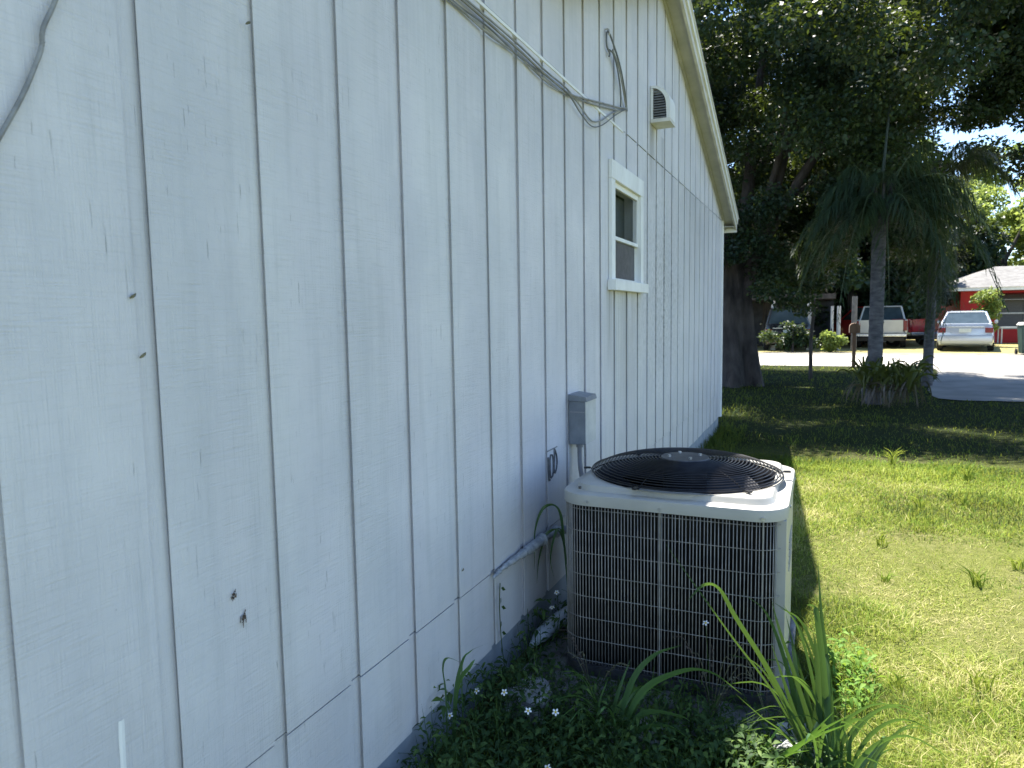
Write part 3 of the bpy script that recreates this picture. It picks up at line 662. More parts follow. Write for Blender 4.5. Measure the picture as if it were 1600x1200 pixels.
# ---------------------------------------------------------------- grass and weeds near the camera
CAM = np.array([1.2, 0, 1.55])
def blades(n, x, y, h, wd, tint, lean=.6, z0=0):
    az = rng.random(n) * 2 * np.pi; ln = (rng.random(n) ** .8) * lean * 1.5
    d = np.stack([np.cos(az), np.sin(az)], 1); sd_ = np.stack([-np.sin(az), np.cos(az)], 1)
    B = np.stack([x, y, np.full(n, 0.) + z0], 1)
    def at(t, w_):
        off = h * ln * t ** 1.7; z = h * t * (1 - .35 * ln * t)
        c = B + np.concatenate([d * off[:, None], z[:, None]], 1)
        s2 = np.concatenate([sd_ * (wd * w_)[:, None] if hasattr(wd, '__len__') else sd_ * wd * w_, np.zeros((n, 1))], 1)
        return c - s2, c + s2
    a0, a1 = at(0., .8); b0, b1 = at(.5, 1.); c0, c1 = at(1., .05)
    V = np.stack([a0, a1, b0, b1, c0], 1).reshape(-1, 3)
    I = np.arange(n)[:, None] * 5
    T = np.concatenate([I + [0, 1, 3], I + [0, 3, 2], I + [2, 3, 4]], 0)
    return V, T, np.repeat(tint, 5)
def in_pad(x, y): return (x > .0) & (x < 1.115) & (y > 2.40) & (y < 3.67)
def turf():
    n = 900000
    x = rng.random(n) * 16 - 5; y = rng.random(n) * 24.2 - 2.3
    d = np.hypot(x - 1.2, y)
    ang = np.degrees(np.arctan2(x - 1.2, y))
    dens = np.clip((3.0 / d) ** 1.55, 0, 1) * 1.0
    ok = rng.random(n) < dens
    ok &= ~((x < .05) & (y < WALL_END + .1)) & ~in_pad(x, y) & (x < 2.6 + .62 * y) & (((ang > -12) & (ang < 34)) | ((y < 2.5) & (x > .9) & (x < 4.5)))
    ok &= ~((x > 3.1) & (y > 14.0))
    # near patches need more than the uniform supply
    m = 430000
    x2 = .1 + rng.random(m) * 4.2; y2 = 1.6 + rng.random(m) ** 1.2 * 6.5; d2 = np.hypot(x2 - 1.2, y2)
    ok2 = (rng.random(m) < np.clip((3.2 / d2) ** 1.3, 0, 1)) & ~in_pad(x2, y2) & (x2 < 1.0 + .62 * y2)
    x = np.concatenate([x[ok], x2[ok2]]); y = np.concatenate([y[ok], y2[ok2]]); d = np.hypot(x - 1.2, y); n = len(x)
    p = .55 * vnoise(x, y, 11, 1.1) + .45 * vnoise(x, y, 12, 3.3)
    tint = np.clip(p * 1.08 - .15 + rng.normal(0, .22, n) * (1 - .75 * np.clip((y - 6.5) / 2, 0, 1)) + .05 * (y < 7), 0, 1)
    shade_tint = np.maximum(np.clip((y - 6.5) / 3, 0, 1), .85 * (x < .9) * (y > 3.6)); tint = tint * (1 - .80 * shade_tint)  # blades darkened under the tree and beside the house: shade put into tint
    h = (.012 + .036 * rng.random(n) ** 1.6) * (1 + .8 * (vnoise(x, y, 13, 2.1) > .62)) * (1 + .25 * np.clip(d / 8, 0, 1.6)) + .03 * ((x < .35) & (y > 4) & (rng.random(n) < .4)) * rng.random(n) * (1 + 2.2 * (y > 7))
    wd = .0012 * (.6 + 1.1 * rng.random(n) ** 2) * np.clip(d / 3.2, .9, 5)
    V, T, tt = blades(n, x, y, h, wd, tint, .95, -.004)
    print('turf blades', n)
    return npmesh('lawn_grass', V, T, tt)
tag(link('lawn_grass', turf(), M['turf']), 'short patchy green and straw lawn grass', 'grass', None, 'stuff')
def wall_grass():
    n = 1500; x = .02 + .30 * rng.random(n) ** 1.8; y = 4.2 + 5.6 * rng.random(n) ** .7
    h = .05 + .13 * rng.random(n) * np.clip((y - 5) / 3, .3, 1); tint = rng.random(n) * .16
    V, T, tt = blades(n, x, y, h, .004, tint, .8); return npmesh('verge_grass', V, T, tt)
tag(link('verge_grass', wall_grass(), M['turf']), 'taller grass growing along the foot of the house wall', 'grass', None, 'stuff')

def leafquads(C, Lv, Wv, N=None):
    """diamond leaves: centre base C, length vector Lv, half-width vector Wv"""
    n = len(C); tip = C + Lv; mid = C + Lv * .42
    V = np.stack([C, mid + Wv, tip, mid - Wv], 1).reshape(-1, 3); I = np.arange(n)[:, None] * 4
    return V, np.concatenate([I + [0, 1, 2], I + [0, 2, 3]], 0)
def unit(v): return v / np.maximum(np.linalg.norm(v, axis=1, keepdims=True), 1e-9)
def weeds(name, n, xs, ys, hmax, size, label, mask=None, tlo=0, thi=1, mat='weed'):
    x = xs[0] + rng.random(n) * (xs[1] - xs[0]); y = ys[0] + rng.random(n) * (ys[1] - ys[0])
    if mask is not None: k_ = mask(x, y); x, y = x[k_], y[k_]; n = len(x)
    hh = hmax * (.45 + .55 * vnoise(x, y, 21, 4.0)) * (1 + .55 * np.clip(1 - x / .25, 0, 1) * (y > 1.5)); z = .01 + hh * rng.random(n) ** .75
    C = np.stack([x, y, z], 1); az = rng.random(n) * 2 * np.pi; el = rng.normal(.05, .45, n)
    Ld = np.stack([np.cos(az) * np.cos(el), np.sin(az) * np.cos(el), np.sin(el)], 1); s_ = size * (.5 + rng.random(n))
    rl = rng.normal(0, .5, n); side = np.stack([-np.sin(az), np.cos(az), rl], 1); side = unit(side)
    tip = C + Ld * s_[:, None]; tip[:, 2] -= .18 * s_
    mid = C + Ld * (s_ * .4)[:, None]; mid[:, 2] += .06 * s_
    m2 = C + Ld * (s_ * .75)[:, None]; m2[:, 2] -= .01 * s_
    W = side * (s_ * .19)[:, None]; up = np.array([0, 0, 1.]) * (s_ * .07)[:, None]
    V = np.stack([C, mid + W + up, mid, mid - W + up, m2 + W * .6 + up * .7, m2, m2 - W * .6 + up * .7, tip], 1).reshape(-1, 3)
    I = np.arange(n)[:, None] * 8
    T = np.concatenate([I + q for q in ([0, 2, 1], [0, 3, 2], [1, 2, 5], [1, 5, 4], [2, 3, 6], [2, 6, 5], [4, 5, 7], [5, 6, 7])], 0)
    tint = np.clip(tlo + (thi - tlo) * (rng.random(n) ** 1.3 * .8 + .2 * z / hmax), 0, 1)
    # stems and thin grass between the leaves
    ns = n // 4; sx, sy = x[:ns], y[:ns]
    V2, T2, t2 = blades(ns, sx, sy, (z[:ns] + .03) * (1 + .5 * rng.random(ns)), .0022, rng.random(ns), .8)
    me = npmesh(name, np.concatenate([V, V2]), np.concatenate([T, T2 + len(V)]), np.concatenate([np.repeat(tint, 8), t2]))
    tag(link(name, me, M[mat]), label, 'weeds', None, 'stuff')
weeds('weed_cover', 14000, (.0, 1.26), (.95, 2.52), .19, .031, 'dark leafy weeds covering the ground between wall and air conditioner',
      lambda x, y: (x > -.02) & (rng.random(len(x)) < np.clip(1.25 - .35 * x - .5 * np.maximum(0, y - 2.2) * 4 * (x > .25) * (x < .9), .1, 1)))
weeds('weed_cover', 2600, (.1, 1.28), (2.3, 2.74), .15, .027, 'thin weeds growing over the edge of the concrete pad', lambda x, y: vnoise(x, y, 31, 5) > .36)
weeds('weed_cover', 500, (.02, .2), (2.45, 3.6), .16, .035, 'dark weeds in the gap between the wall and the unit')
weeds('weed_cover', 420, (1.22, 1.46), (2.85, 3.4), .13, .036, 'bright leafy weed patch at the right side of the air conditioner', lambda x, y: ((x - 1.33) / .12) ** 2 + ((y - 3.12) / .28) ** 2 < 1, .45, 1, 'weed_bright')

def blade_obj(pts, wd, parent, tint, fold=.25, name='blade', k=7):
    P = crom(pts, k); n = len(P); V = []; T = []; tt = []
    for i, p in enumerate(P):
        t_ = i / (n - 1); d = (P[min(i + 1, n - 1)] - P[max(i - 1, 0)]).normalized()
        a_ = d.cross(Vector((.35, .8, .5))).normalized() if True else None
        up = a_.cross(d).normalized()
        w_ = wd * min(1, .35 + 2.2 * t_) * (1 - t_ ** 2.4) + .0004
        V += [p - a_ * w_, p - up * (w_ * fold), p + a_ * w_]; tt += [tint + .12, tint - .08, tint + .05]
    for i in range(n - 1):
        b = i * 3
        for q in ((0, 1, 4, 3), (1, 2, 5, 4)): T.append(tuple(b + c for c in q))
    o = link(name, npmesh(name, np.array([tuple(v) for v in V]), np.array(T), np.clip(tt, 0, 1)), M['blade'], parent, True)
    return o
BL = [
["A",[[0.542,2.35,-0.005],[0.608,2.367,0.241],[0.684,2.383,0.354],[0.78,2.4,0.404]],0.016],
["A",[[0.554,2.35,-0.002],[0.643,2.362,0.215],[0.775,2.375,0.317],[0.88,2.388,0.331],[0.984,2.4,0.266]],0.018],
["A",[[0.527,2.36,-0.002],[0.544,2.405,0.148],[0.587,2.45,0.293]],0.013],
["A",[[0.564,2.33,0.013],[0.665,2.32,0.172],[0.787,2.31,0.197],[0.831,2.3,0.19]],0.016],
["A",[[0.564,2.33,0.0],[0.655,2.313,0.115],[0.758,2.297,0.159],[0.856,2.28,0.124]],0.016],
["A",[[0.553,2.31,-0.002],[0.627,2.29,0.063],[0.665,2.27,0.061],[0.688,2.25,0.01]],0.014],
["A",[[0.518,2.35,-0.035],[0.49,2.365,0.121],[0.522,2.38,0.242]],0.007],
["A",[[0.543,2.37,-0.041],[0.577,2.397,0.099],[0.652,2.423,0.217],[0.716,2.45,0.24]],0.012],
["A",[[0.53,2.35,-0.027],[0.507,2.347,0.086],[0.449,2.343,0.148],[0.389,2.34,0.15]],0.009],
["B",[[1.207,2.4,0.082],[1.074,2.404,0.35],[0.959,2.408,0.528],[0.903,2.412,0.619],[0.852,2.416,0.624],[0.798,2.42,0.56]],0.02],
["B",[[1.198,2.42,0.056],[1.084,2.43,0.271],[0.936,2.44,0.454],[0.825,2.45,0.594],[0.711,2.46,0.738]],0.01],
["B",[[1.227,2.45,0.078],[1.152,2.467,0.312],[1.094,2.483,0.474],[1.067,2.5,0.564]],0.016],
["B",[[1.256,2.45,0.063],[1.237,2.458,0.322],[1.21,2.465,0.545],[1.199,2.473,0.578],[1.176,2.48,0.578]],0.02],
["B",[[1.27,2.47,0.065],[1.25,2.497,0.327],[1.224,2.523,0.523],[1.208,2.55,0.701]],0.016],
["B",[[1.204,2.42,0.057],[1.141,2.435,0.236],[1.07,2.45,0.439]],0.022],
["B",[[1.237,2.48,0.04],[1.187,2.52,0.235],[1.137,2.56,0.391],[1.109,2.6,0.485]],0.012],
["B",[[1.266,2.44,0.071],[1.262,2.46,0.215],[1.25,2.48,0.402]],0.012],
["B",[[1.289,2.45,0.049],[1.298,2.46,0.179],[1.304,2.47,0.307]],0.008],
["B",[[1.281,2.42,0.065],[1.28,2.42,0.154],[1.285,2.42,0.209]],0.013],
["B",[[1.313,2.42,0.073],[1.316,2.42,0.151],[1.324,2.42,0.207]],0.012],
["B",[[1.261,2.4,0.073],[1.271,2.39,0.212],[1.288,2.38,0.248],[1.343,2.37,0.24],[1.385,2.36,0.203]],0.01],
["B",[[1.338,2.36,0.096],[1.382,2.38,0.169],[1.417,2.4,0.219]],0.01],
["B",[[1.218,2.5,0.011],[1.174,2.533,0.132],[1.157,2.567,0.228],[1.184,2.6,0.275]],0.007],
["B",[[1.198,2.38,0.08],[1.129,2.37,0.169],[1.049,2.36,0.223],[0.969,2.35,0.289]],0.01],
["C",[[1.08,2.33,0.06],[1.178,2.315,0.191],[1.307,2.3,0.292]],0.016],
["C",[[1.08,2.33,0.06],[1.168,2.345,0.16],[1.265,2.36,0.288]],0.012],
["C",[[1.086,2.33,0.065],[1.196,2.33,0.203],[1.322,2.33,0.314]],0.012],
["C",[[1.034,2.33,0.048],[1.061,2.355,0.117],[1.114,2.38,0.209]],0.013],
["C",[[1.08,2.33,0.06],[1.132,2.305,0.143],[1.197,2.28,0.19]],0.009],
["W",[[0.15,3.06,0.06],[0.118,3.06,0.5],[0.101,3.033,0.659],[0.041,3.005,0.666],[0.006,2.978,0.558],[0.012,2.95,0.385]],0.014],
["W",[[0.15,3.06,0.06],[0.12,3.06,0.48],[0.095,3.035,0.56],[0.07,3.007,0.434],[0.097,2.98,0.34]],0.012],
["W",[[0.15,3.06,0.06],[0.115,3.06,0.5],[0.05,3.03,0.541],[0.018,3.0,0.43],[0.014,2.97,0.311]],0.012],
["N",[[0.055,2.02,0.03],[0.055,2.02,0.263],[0.04,2.03,0.354],[0.053,2.04,0.39],[0.104,2.05,0.377]],0.009],
["N",[[0.066,2.12,0.03],[0.066,2.12,0.316],[0.067,2.185,0.35],[0.113,2.25,0.362]],0.005],
["N",[[0.05,2.06,0.03],[0.06,2.08,0.252],[0.088,2.08,0.362],[0.109,2.08,0.4]],0.012],
["N",[[0.05,2.08,0.03],[0.057,2.1,0.253],[0.105,2.11,0.339],[0.118,2.12,0.36]],0.012],
["N",[[0.14,2.35,0.053],[0.129,2.35,0.166],[0.09,2.35,0.202],[0.035,2.35,0.186]],0.007]]
clumps = {'A': ('arching green grass clump growing in front of the air conditioner grille', .45), 'B': ('tall upright grass clump at the front right corner of the air conditioner', .12),
          'C': ('bright yellow green grass blades leaning right at the bottom of the photo', .95), 'W': ('grass drooping over the wall between the unit and the insulated line', .2),
          'N': ('thin grass and a pale leaf rising against the foot of the wall', .5)}
for key, (lb, ti) in clumps.items():
    bs = [b for b in BL if b[0] == key]; b0 = bs[0][1][0]
    e = empty('grass_clump', (b0[0], b0[1], 0), 0, lb, 'grass clump', 'tall grass clumps around the air conditioner'); off = Vector((b0[0], b0[1], 0))
    for _, pts, wd in bs:
        p = [Vector(q) - off for q in pts]
        if key in 'ABC' and p[0].z > .02: p = [Vector((p[0].x * .7 + .015, p[0].y * .7, -.01))] + p
        if key in 'ABC' and p[0].z < 0: p[0].z = -.02
        blade_obj(p, wd * .70, e, ti + random.uniform(-.18, .18))
    if key == 'B':
        for i in range(11):
            bx, by = random.uniform(-.05, .1), random.uniform(0, .14); h_ = random.uniform(.3, .56); lx, ly = random.uniform(-.28, .1), random.uniform(-.12, .2)
            blade_obj([(bx, by, -.01), (bx + lx * .22, by + ly * .2, h_ * .5), (bx + lx * .6, by + ly * .6, h_ * .9), (bx + lx, by + ly, h_ * random.uniform(.85, 1.08))], random.uniform(.007, .0125), e, random.uniform(.0, .3))
    if key in 'AB':           # short basal blades
        for i in range(24 if key == 'A' else 46):
            a = random.uniform(0, 6.28); l_ = random.uniform(.08, .26 if key == 'A' else .36); c = Vector((random.uniform(-.04, .05), random.uniform(-.03, .03), -.01))
            if key == 'B': c += Vector((random.uniform(-.04, .14), random.uniform(-.02, .12), 0))
            q = [c, c + Vector((math.cos(a) * l_ * .25, math.sin(a) * l_ * .2, l_ * .6)), c + Vector((math.cos(a) * l_ * .6, math.sin(a) * l_ * .45, l_ * .9)), c + Vector((math.cos(a) * l_ * 1.05, math.sin(a) * l_ * .7, l_ * .78))]
            blade_obj(q, random.uniform(.004, .008), e, ti + random.uniform(-.2, .3), k=4)
# loose taller tufts standing in the lawn
tufts = [(1.83, 3.27, .13, 16, 'bright broad-leaved grass tuft in the dry lawn near the right edge'), (1.93, 6.2, .15, 16, 'pale grass tuft in the middle of the sunlit lawn'),
         (1.87, 7.9, .24, 18, 'tall grass tuft at the edge of the tree shade on the lawn'), (2.45, 7.4, .2, 16, 'grass tuft at the shade edge right of the taller one'),
         (1.6, 5.1, .15, 14, 'yellow green grass tuft to the right of the fan guard'), (2.3, 4.9, .13, 14, 'small grass tuft in the sunlit lawn left of the photo edge'), (1.75, 2.62, .16, 7, 'low spreading grass blades in the bottom right corner')]
for x, y, h, n, lb in tufts:
    e = empty('grass_tuft', (x, y, 0), 0, lb, 'grass tuft', 'loose grass tufts in the lawn')
    for i in range(n):
        a = random.uniform(0, 6.28); l_ = h * random.uniform(.6, 1.15); c = Vector((random.uniform(-.03, .03), random.uniform(-.03, .03), -.005)); s_ = random.uniform(.3, 1)
        q = [c, c + Vector((math.cos(a) * l_ * .2 * s_, math.sin(a) * l_ * .2 * s_, l_ * .55)), c + Vector((math.cos(a) * l_ * .75 * s_, math.sin(a) * l_ * .75 * s_, l_ * (1.0 - .35 * s_)))]
        blade_obj(q, random.uniform(.0016, .0034) * (1 + y / 12), e, random.uniform(.22, .5), k=4).data.materials.__setitem__(0, M['turf'])
protos = [o for o in list(COL.objects) if o.name.startswith('grass_tuft')][:4]
ROWS = ((2.9, 'nearest the camera'), (4.3, 'midway up the lawn'), (6.3, 'towards the tree shade'))
COLS = ((.0, 'beside the shadow edge'), (.33, 'right of the shadow edge'), (.62, 'towards the right picture edge'))
for i, (yr, rl) in enumerate(ROWS):
    for j, (fx, cl_) in enumerate(COLS):
        x0, x1 = 1.38 - .02 * yr + .15, 1.3 + .33 * yr
        x = x0 + (x1 - x0) * (fx + .12) + random.uniform(-.08, .08); y = yr + random.uniform(-.3, .3)
        src = protos[(i + j) % 4]; c = src.copy(); COL.objects.link(c); c.location = (x, y, 0); c.rotation_euler = (0, 0, random.uniform(0, 6.28)); k_ = random.uniform(.4, .65); c.scale = (k_ * 1.3, k_ * 1.3, k_)
        c['label'] = 'small tuft in the sunlit lawn, ' + rl + ', ' + cl_
        for ch in src.children:
            d = ch.copy(); COL.objects.link(d); d.parent = c
# small white daisies
FL = [(.089, 2.185, .205, 'white daisy nearest the wall among the weeds, left of the pale concrete'), (.185, 2.214, .205, 'white daisy just in front of the pale concrete lump'), (.071, 2.015, .20, 'drooping white daisy close under the foot of the wall'),
      (.30, 2.158, .19, 'white daisy in the middle of the weed patch'), (.391, 2.186, .19, 'white daisy in the weeds left of the grass clump'), (.461, 1.919, .17, 'white daisy at the bottom edge of the photo'),
      (.83, 2.62, .40, 'pale daisy high in front of the coil guard'), (.127, 2.93, .30, 'upper yellowish daisy by the left edge of the unit'), (.115, 2.9, .24, 'lower yellowish daisy by the left edge of the unit')]
for i, (x, y, z, lb) in enumerate(FL):
    e = empty('daisy', (x, y, 0), 0, lb, 'flower', 'small white daisies in the weeds')
    MB().tube(crom([(.02, .02, 0), (.012, .01, z * .5), (0, 0, z)], 4), .0012, 5).build('stem', leafmat('stem_green', [(0, (.04, .08, .02)), (1, (.04, .08, .02))]) if i == 0 else bpy.data.materials['stem_green'], e)
    tl = Matrix.Translation((0, 0, z)) @ Matrix.Rotation(random.uniform(.3, .9), 4, 'X') @ Matrix.Rotation(random.uniform(-.4, .4), 4, 'Y')
    for k in range(5):
        A = tl @ Matrix.Rotation(k * 1.2566 + random.uniform(-.1, .1), 4, 'Z')
        q = [A @ Vector(p) for p in ((.002, -.0012, 0), (.007, -.0036, .0012), (.0125, -.0022, 0), (.0125, .0022, 0), (.007, .0036, .0012), (.002, .0012, 0))]
        pm = MB().add(q, [(0, 1, 4, 5), (1, 2, 3, 4)]); pm.build('petal', M['petal'], e)
    MB().loft([[tl @ Vector((r_ * math.cos(a * .785), r_ * math.sin(a * .785), zz)) for a in range(8)] for r_, zz in ((.003, -.001), (.0042, .001), (.0025, .0032))]).build('flower_centre', M['pollen'], e, True)
# creeping vine on the wall
vn = empty('wall_vine', (.012, 2.565, 0), 0, 'thin vine climbing the lower wall board by the joint', 'plant')
MB().tube(crom([(.03, .0, .0), (.002, .005, .2), (.0, -.005, .36), (.002, .0, .46)], 5), .002, 5).build('vine_stem', bpy.data.materials['stem_green'], vn)
def vleaf(p, d, s_, parent, mat, name='leaf', tint=.3):
    p = np.array(p); d = np.array(d, float); d /= np.linalg.norm(d); sd_ = np.cross(d, [1, .2, .1]); sd_ /= np.linalg.norm(sd_)
    V = np.stack([p, p + d * s_ * .4 + sd_ * s_ * .26, p + d * s_, p + d * s_ * .4 - sd_ * s_ * .26]); link(name, npmesh(name, V, np.array([[0, 1, 2], [0, 2, 3]]), np.full(4, tint)), mat, parent)
for i, z in enumerate((.13, .19, .25, .30, .36, .40, .44)):
    vleaf((.006, 0, z), (.25, (-1) ** i * .8, -.5), .034, vn, M['weed'])

# ---------------------------------------------------------------- trees
def limb_tube(mb, pts, r0, r1, n=9):
    P = crom(pts, 5); m = len(P); mb.tube(P, [r0 + (r1 - r0) * (i / (m - 1)) ** .8 for i in range(m)], n)
def crown_mesh(name, clumps_, per_, size, tint_fn=None, droop=.4, aspect=.3):
    """many leaf-sized faces in clumps; clumps_ = (x,y,z,r)"""
    Cs, Rs = np.array([c[:3] for c in clumps_]), np.array([c[3] for c in clumps_])
    k_ = np.repeat(np.arange(len(Cs)), np.maximum((per_ * (Rs / Rs.mean()) ** 2).astype(int), 6)); n = len(k_)
    d = unit(rng.normal(size=(n, 3))); rad = rng.random(n) ** .45
    sc = np.array([1, 1, .62]); P = Cs[k_] + d * (Rs[k_] * rad)[:, None] * sc
    az = rng.random(n) * 2 * np.pi; el = rng.normal(-droop, .5, n)
    Ld = np.stack([np.cos(az) * np.cos(el), np.sin(az) * np.cos(el), np.sin(el)], 1) + d * .35; Ld = unit(Ld)
    s_ = size * (.55 + .9 * rng.random(n)); side = unit(np.cross(Ld, unit(rng.normal(size=(n, 3)) + np.array([0, 0, .8]))))
    V, T = leafquads(P, Ld * s_[:, None], side * (s_ * aspect)[:, None])
    tint = np.clip(.2 + .5 * rng.random(len(Cs))[k_] + rng.normal(0, .15, n), 0, 1)
    return npmesh(name, V, T, np.repeat(tint, 4))
def tree(name, base, trunk_pts, r0, r1, limbs, clumps_, per_, size, leaf, label, cat='tree', group=None, fl=0, droop=.4, aspect=.3):
    e = empty(name, base, 0, label, cat, group)
    if trunk_pts:
        mb = MB(); P = crom(trunk_pts, 8); m = len(P); n = 44; rings = []
        for i, p in enumerate(P):
            t_ = i / (m - 1); rr2 = r0 + (r1 - r0) * t_ ** .7; fl_ = fl * (1 - t_) ** 2.2
            rings.append([(p.x + math.cos(a) * q, p.y + math.sin(a) * q, p.z) for a, q in ((a, rr2 * (1 + fl_ * (.55 + .45 * math.cos(5 * a + 1.3 + t_)) + .10 * math.sin(3 * a + 4 * t_) + .07 * math.sin(8 * a - 5 * t_) + .05 * math.sin(11 * a + 9 * t_))) for a in (j * 2 * math.pi / n for j in range(n)))])
        mb.loft(rings); mb.build('trunk', M['bark'], e, True)
    for pts, a, b in limbs:
        mb = MB(); limb_tube(mb, pts, a, b); mb.build('limb', M['bark'], e, True)
    if clumps_: link('crown', crown_mesh('crown', clumps_, per_, size, None, droop, aspect), M[leaf], e)
    return e
def scatter(n, cx, cy, cz, rx, ry, rz, r0=.5, r1=.95, seed=0, shell=.5, cut=None):
    g = np.random.default_rng(seed); out = []
    while len(out) < n:
        d = g.normal(size=3); d /= np.linalg.norm(d); t_ = shell + (1 - shell) * g.random() ** .6
        p = (cx + d[0] * rx * t_, cy + d[1] * ry * t_, cz + d[2] * rz * t_, r0 + (r1 - r0) * g.random())
        if cut is None or cut(*p): out.append(p)
    return out
# keep the sunlit lawn clear: nothing may shade y < 8
FLECK = [(4.3, 11.6), (1.35, 12.6), (.95, 15.6), (-.1, 11.2), (2.9, 10.4)]
def clear(x, y, z, r):
    if (y + .27) - .35 * (z + r * .4) - r * .7 <= 8.0: return False
    if x > 3.0 and z < 6.0 + r * .5 and (x * 7.3 + y * 3.1 + z * 5.7) % 1 > .14: return False
    gx, gy = x + .253 * z, y - .35 * z
    return all(math.hypot(gx - a, gy - b) > r * .95 + .05 for a, b in FLECK)
clear_old = lambda x, y, z, r: (y + .27) - .5 * (z + r * .4) - r * .7 > 8.0
BX, BY = -.45, 15.9
big = [c for c in scatter(170, .6, 17.0, 7.4, 6.8, 4.6, 4.2, .55, 1.0, 1, .35, lambda x, y, z, r: clear(x + BX * 0, y, z, r) and z > 3.0 - .25 * abs(x))]
low = [(x, y, z, r) for x, y, z, r in scatter(52, .7, 17.2, 3.4, 2.9, 2.6, 1.5, .35, .7, 2, .2, lambda x, y, z, r: clear(x, y, z, r) and z > 2.2)]
offs = lambda L_, bx, by: [(x - bx, y - by, z, r) for x, y, z, r in L_]
def sunward(n, gx, gy, hz, r0, r1, seed):
    g = np.random.default_rng(seed); out = []
    while len(out) < n:
        z = hz[0] + (hz[1] - hz[0]) * g.random(); r_ = r0 + (r1 - r0) * g.random()
        x = gx[0] + (gx[1] - gx[0]) * g.random() - .253 * z; y = gy[0] + (gy[1] - gy[0]) * g.random() + .35 * z
        if clear(x, y, z, r_) and math.hypot(x - .6, y - 17) < 8.6: out.append((x, y, z, r_))
    return out
big += sunward(170, (-.6, 6.5), (8.6, 20), (4.6, 10), .45, .85, 77)
low += [(.2, 15.3, 2.0, .4), (.55, 15.5, 1.8, .36), (.9, 15.8, 1.65, .3), (.5, 16.0, 2.3, .45), (1.1, 16.3, 2.2, .4), (.85, 16.1, 1.95, .35), (.1, 15.6, 2.4, .4)]
low += [(-.9, 15.2, 3.0, .45), (-.5, 15.0, 2.75, .4), (-.1, 15.2, 3.0, .5), (.35, 15.4, 2.7, .45), (-1.2, 15.0, 2.7, .5), (.1, 15.1, 3.5, .5), (-.6, 15.0, 3.5, .5)]
tree('shade_tree', (BX, BY, 0), [(-.05, 0, -.1), (-.05, 0, .5), (-.1, .02, 1.2), (-.12, .0, 2.0), (-.2, 0, 2.7), (-.24, 0, 3.3)], .44, .26,
     [([(-.3, 0, 2.6), (-.5, .1, 3.6), (-.55, .2, 5.2), (-.9, .3, 7.5)], .26, .08), ([(-.05, 0, 2.5), (.1, .1, 3.4), (.25, .2, 5.2), (.5, .5, 8)], .22, .06),
      ([(.1, 0, 1.9), (.42, -.1, 2.6), (.62, -.2, 3.6), (1.1, -.4, 5.2), (2.2, -.6, 6.6)], .2, .06), ([(-.2, .1, 2.6), (.0, .8, 4), (.9, 1.6, 6)], .18, .05), ([(.1, 0, 2.2), (1.2, -.3, 4.2), (2.2, -.6, 5.6), (3.0, -.8, 7.4)], .13, .04),
      ([(.4, -.1, 3.4), (.8, -.6, 4.6), (1.0, -1.0, 6)], .09, .03), ([(.62, -.2, 3.6), (1.6, .4, 4.3), (3.2, 1.0, 4.9)], .08, .03)],
     offs(big + low, BX, BY), 1250, .082, 'leaf_dark', 'huge dark shade tree with thick flared trunk beyond the house corner', 'tree', None, .75)
right = scatter(80, 7.0, 14.8, 8.6, 4.2, 3.0, 2.4, .5, .95, 5, .3, lambda x, y, z, r: clear(x, y, z, r))
g_ = np.random.default_rng(91)
right += [(4.3 + 2.6 * g_.random(), 15.8 + 1.6 * g_.random(), 3.6 + 2.6 * g_.random(), .35 + .3 * g_.random()) for _ in range(40)]
right += [(3.3 + 1.2 * g_.random(), 14.6 + 1.6 * g_.random(), 5.7 + .9 * g_.random(), .3 + .25 * g_.random()) for _ in range(8)]
right += [(3.4 + 1.3 * g_.random(), 14.8 + 1.4 * g_.random(), 4.9 + .8 * g_.random(), .28 + .25 * g_.random()) for _ in range(9)]
tree('shade_tree', (9.5, 18.5, 0), [(0, 0, -.1), (-.05, 0, 2), (-.2, -.1, 4.5)], .3, .2, [([(-.2, -.1, 4.3), (-1.2, -.8, 6), (-2.8, -1.6, 7.6)], .16, .05), ([(-.2, -.1, 4.3), (.3, .4, 6), (.5, 1, 8.5)], .15, .05)],
     offs(right, 9.5, 18.5), 1200, .082, 'leaf_dark', 'dark leafy tree reaching in from the right edge over the driveway', 'tree', None, .3)

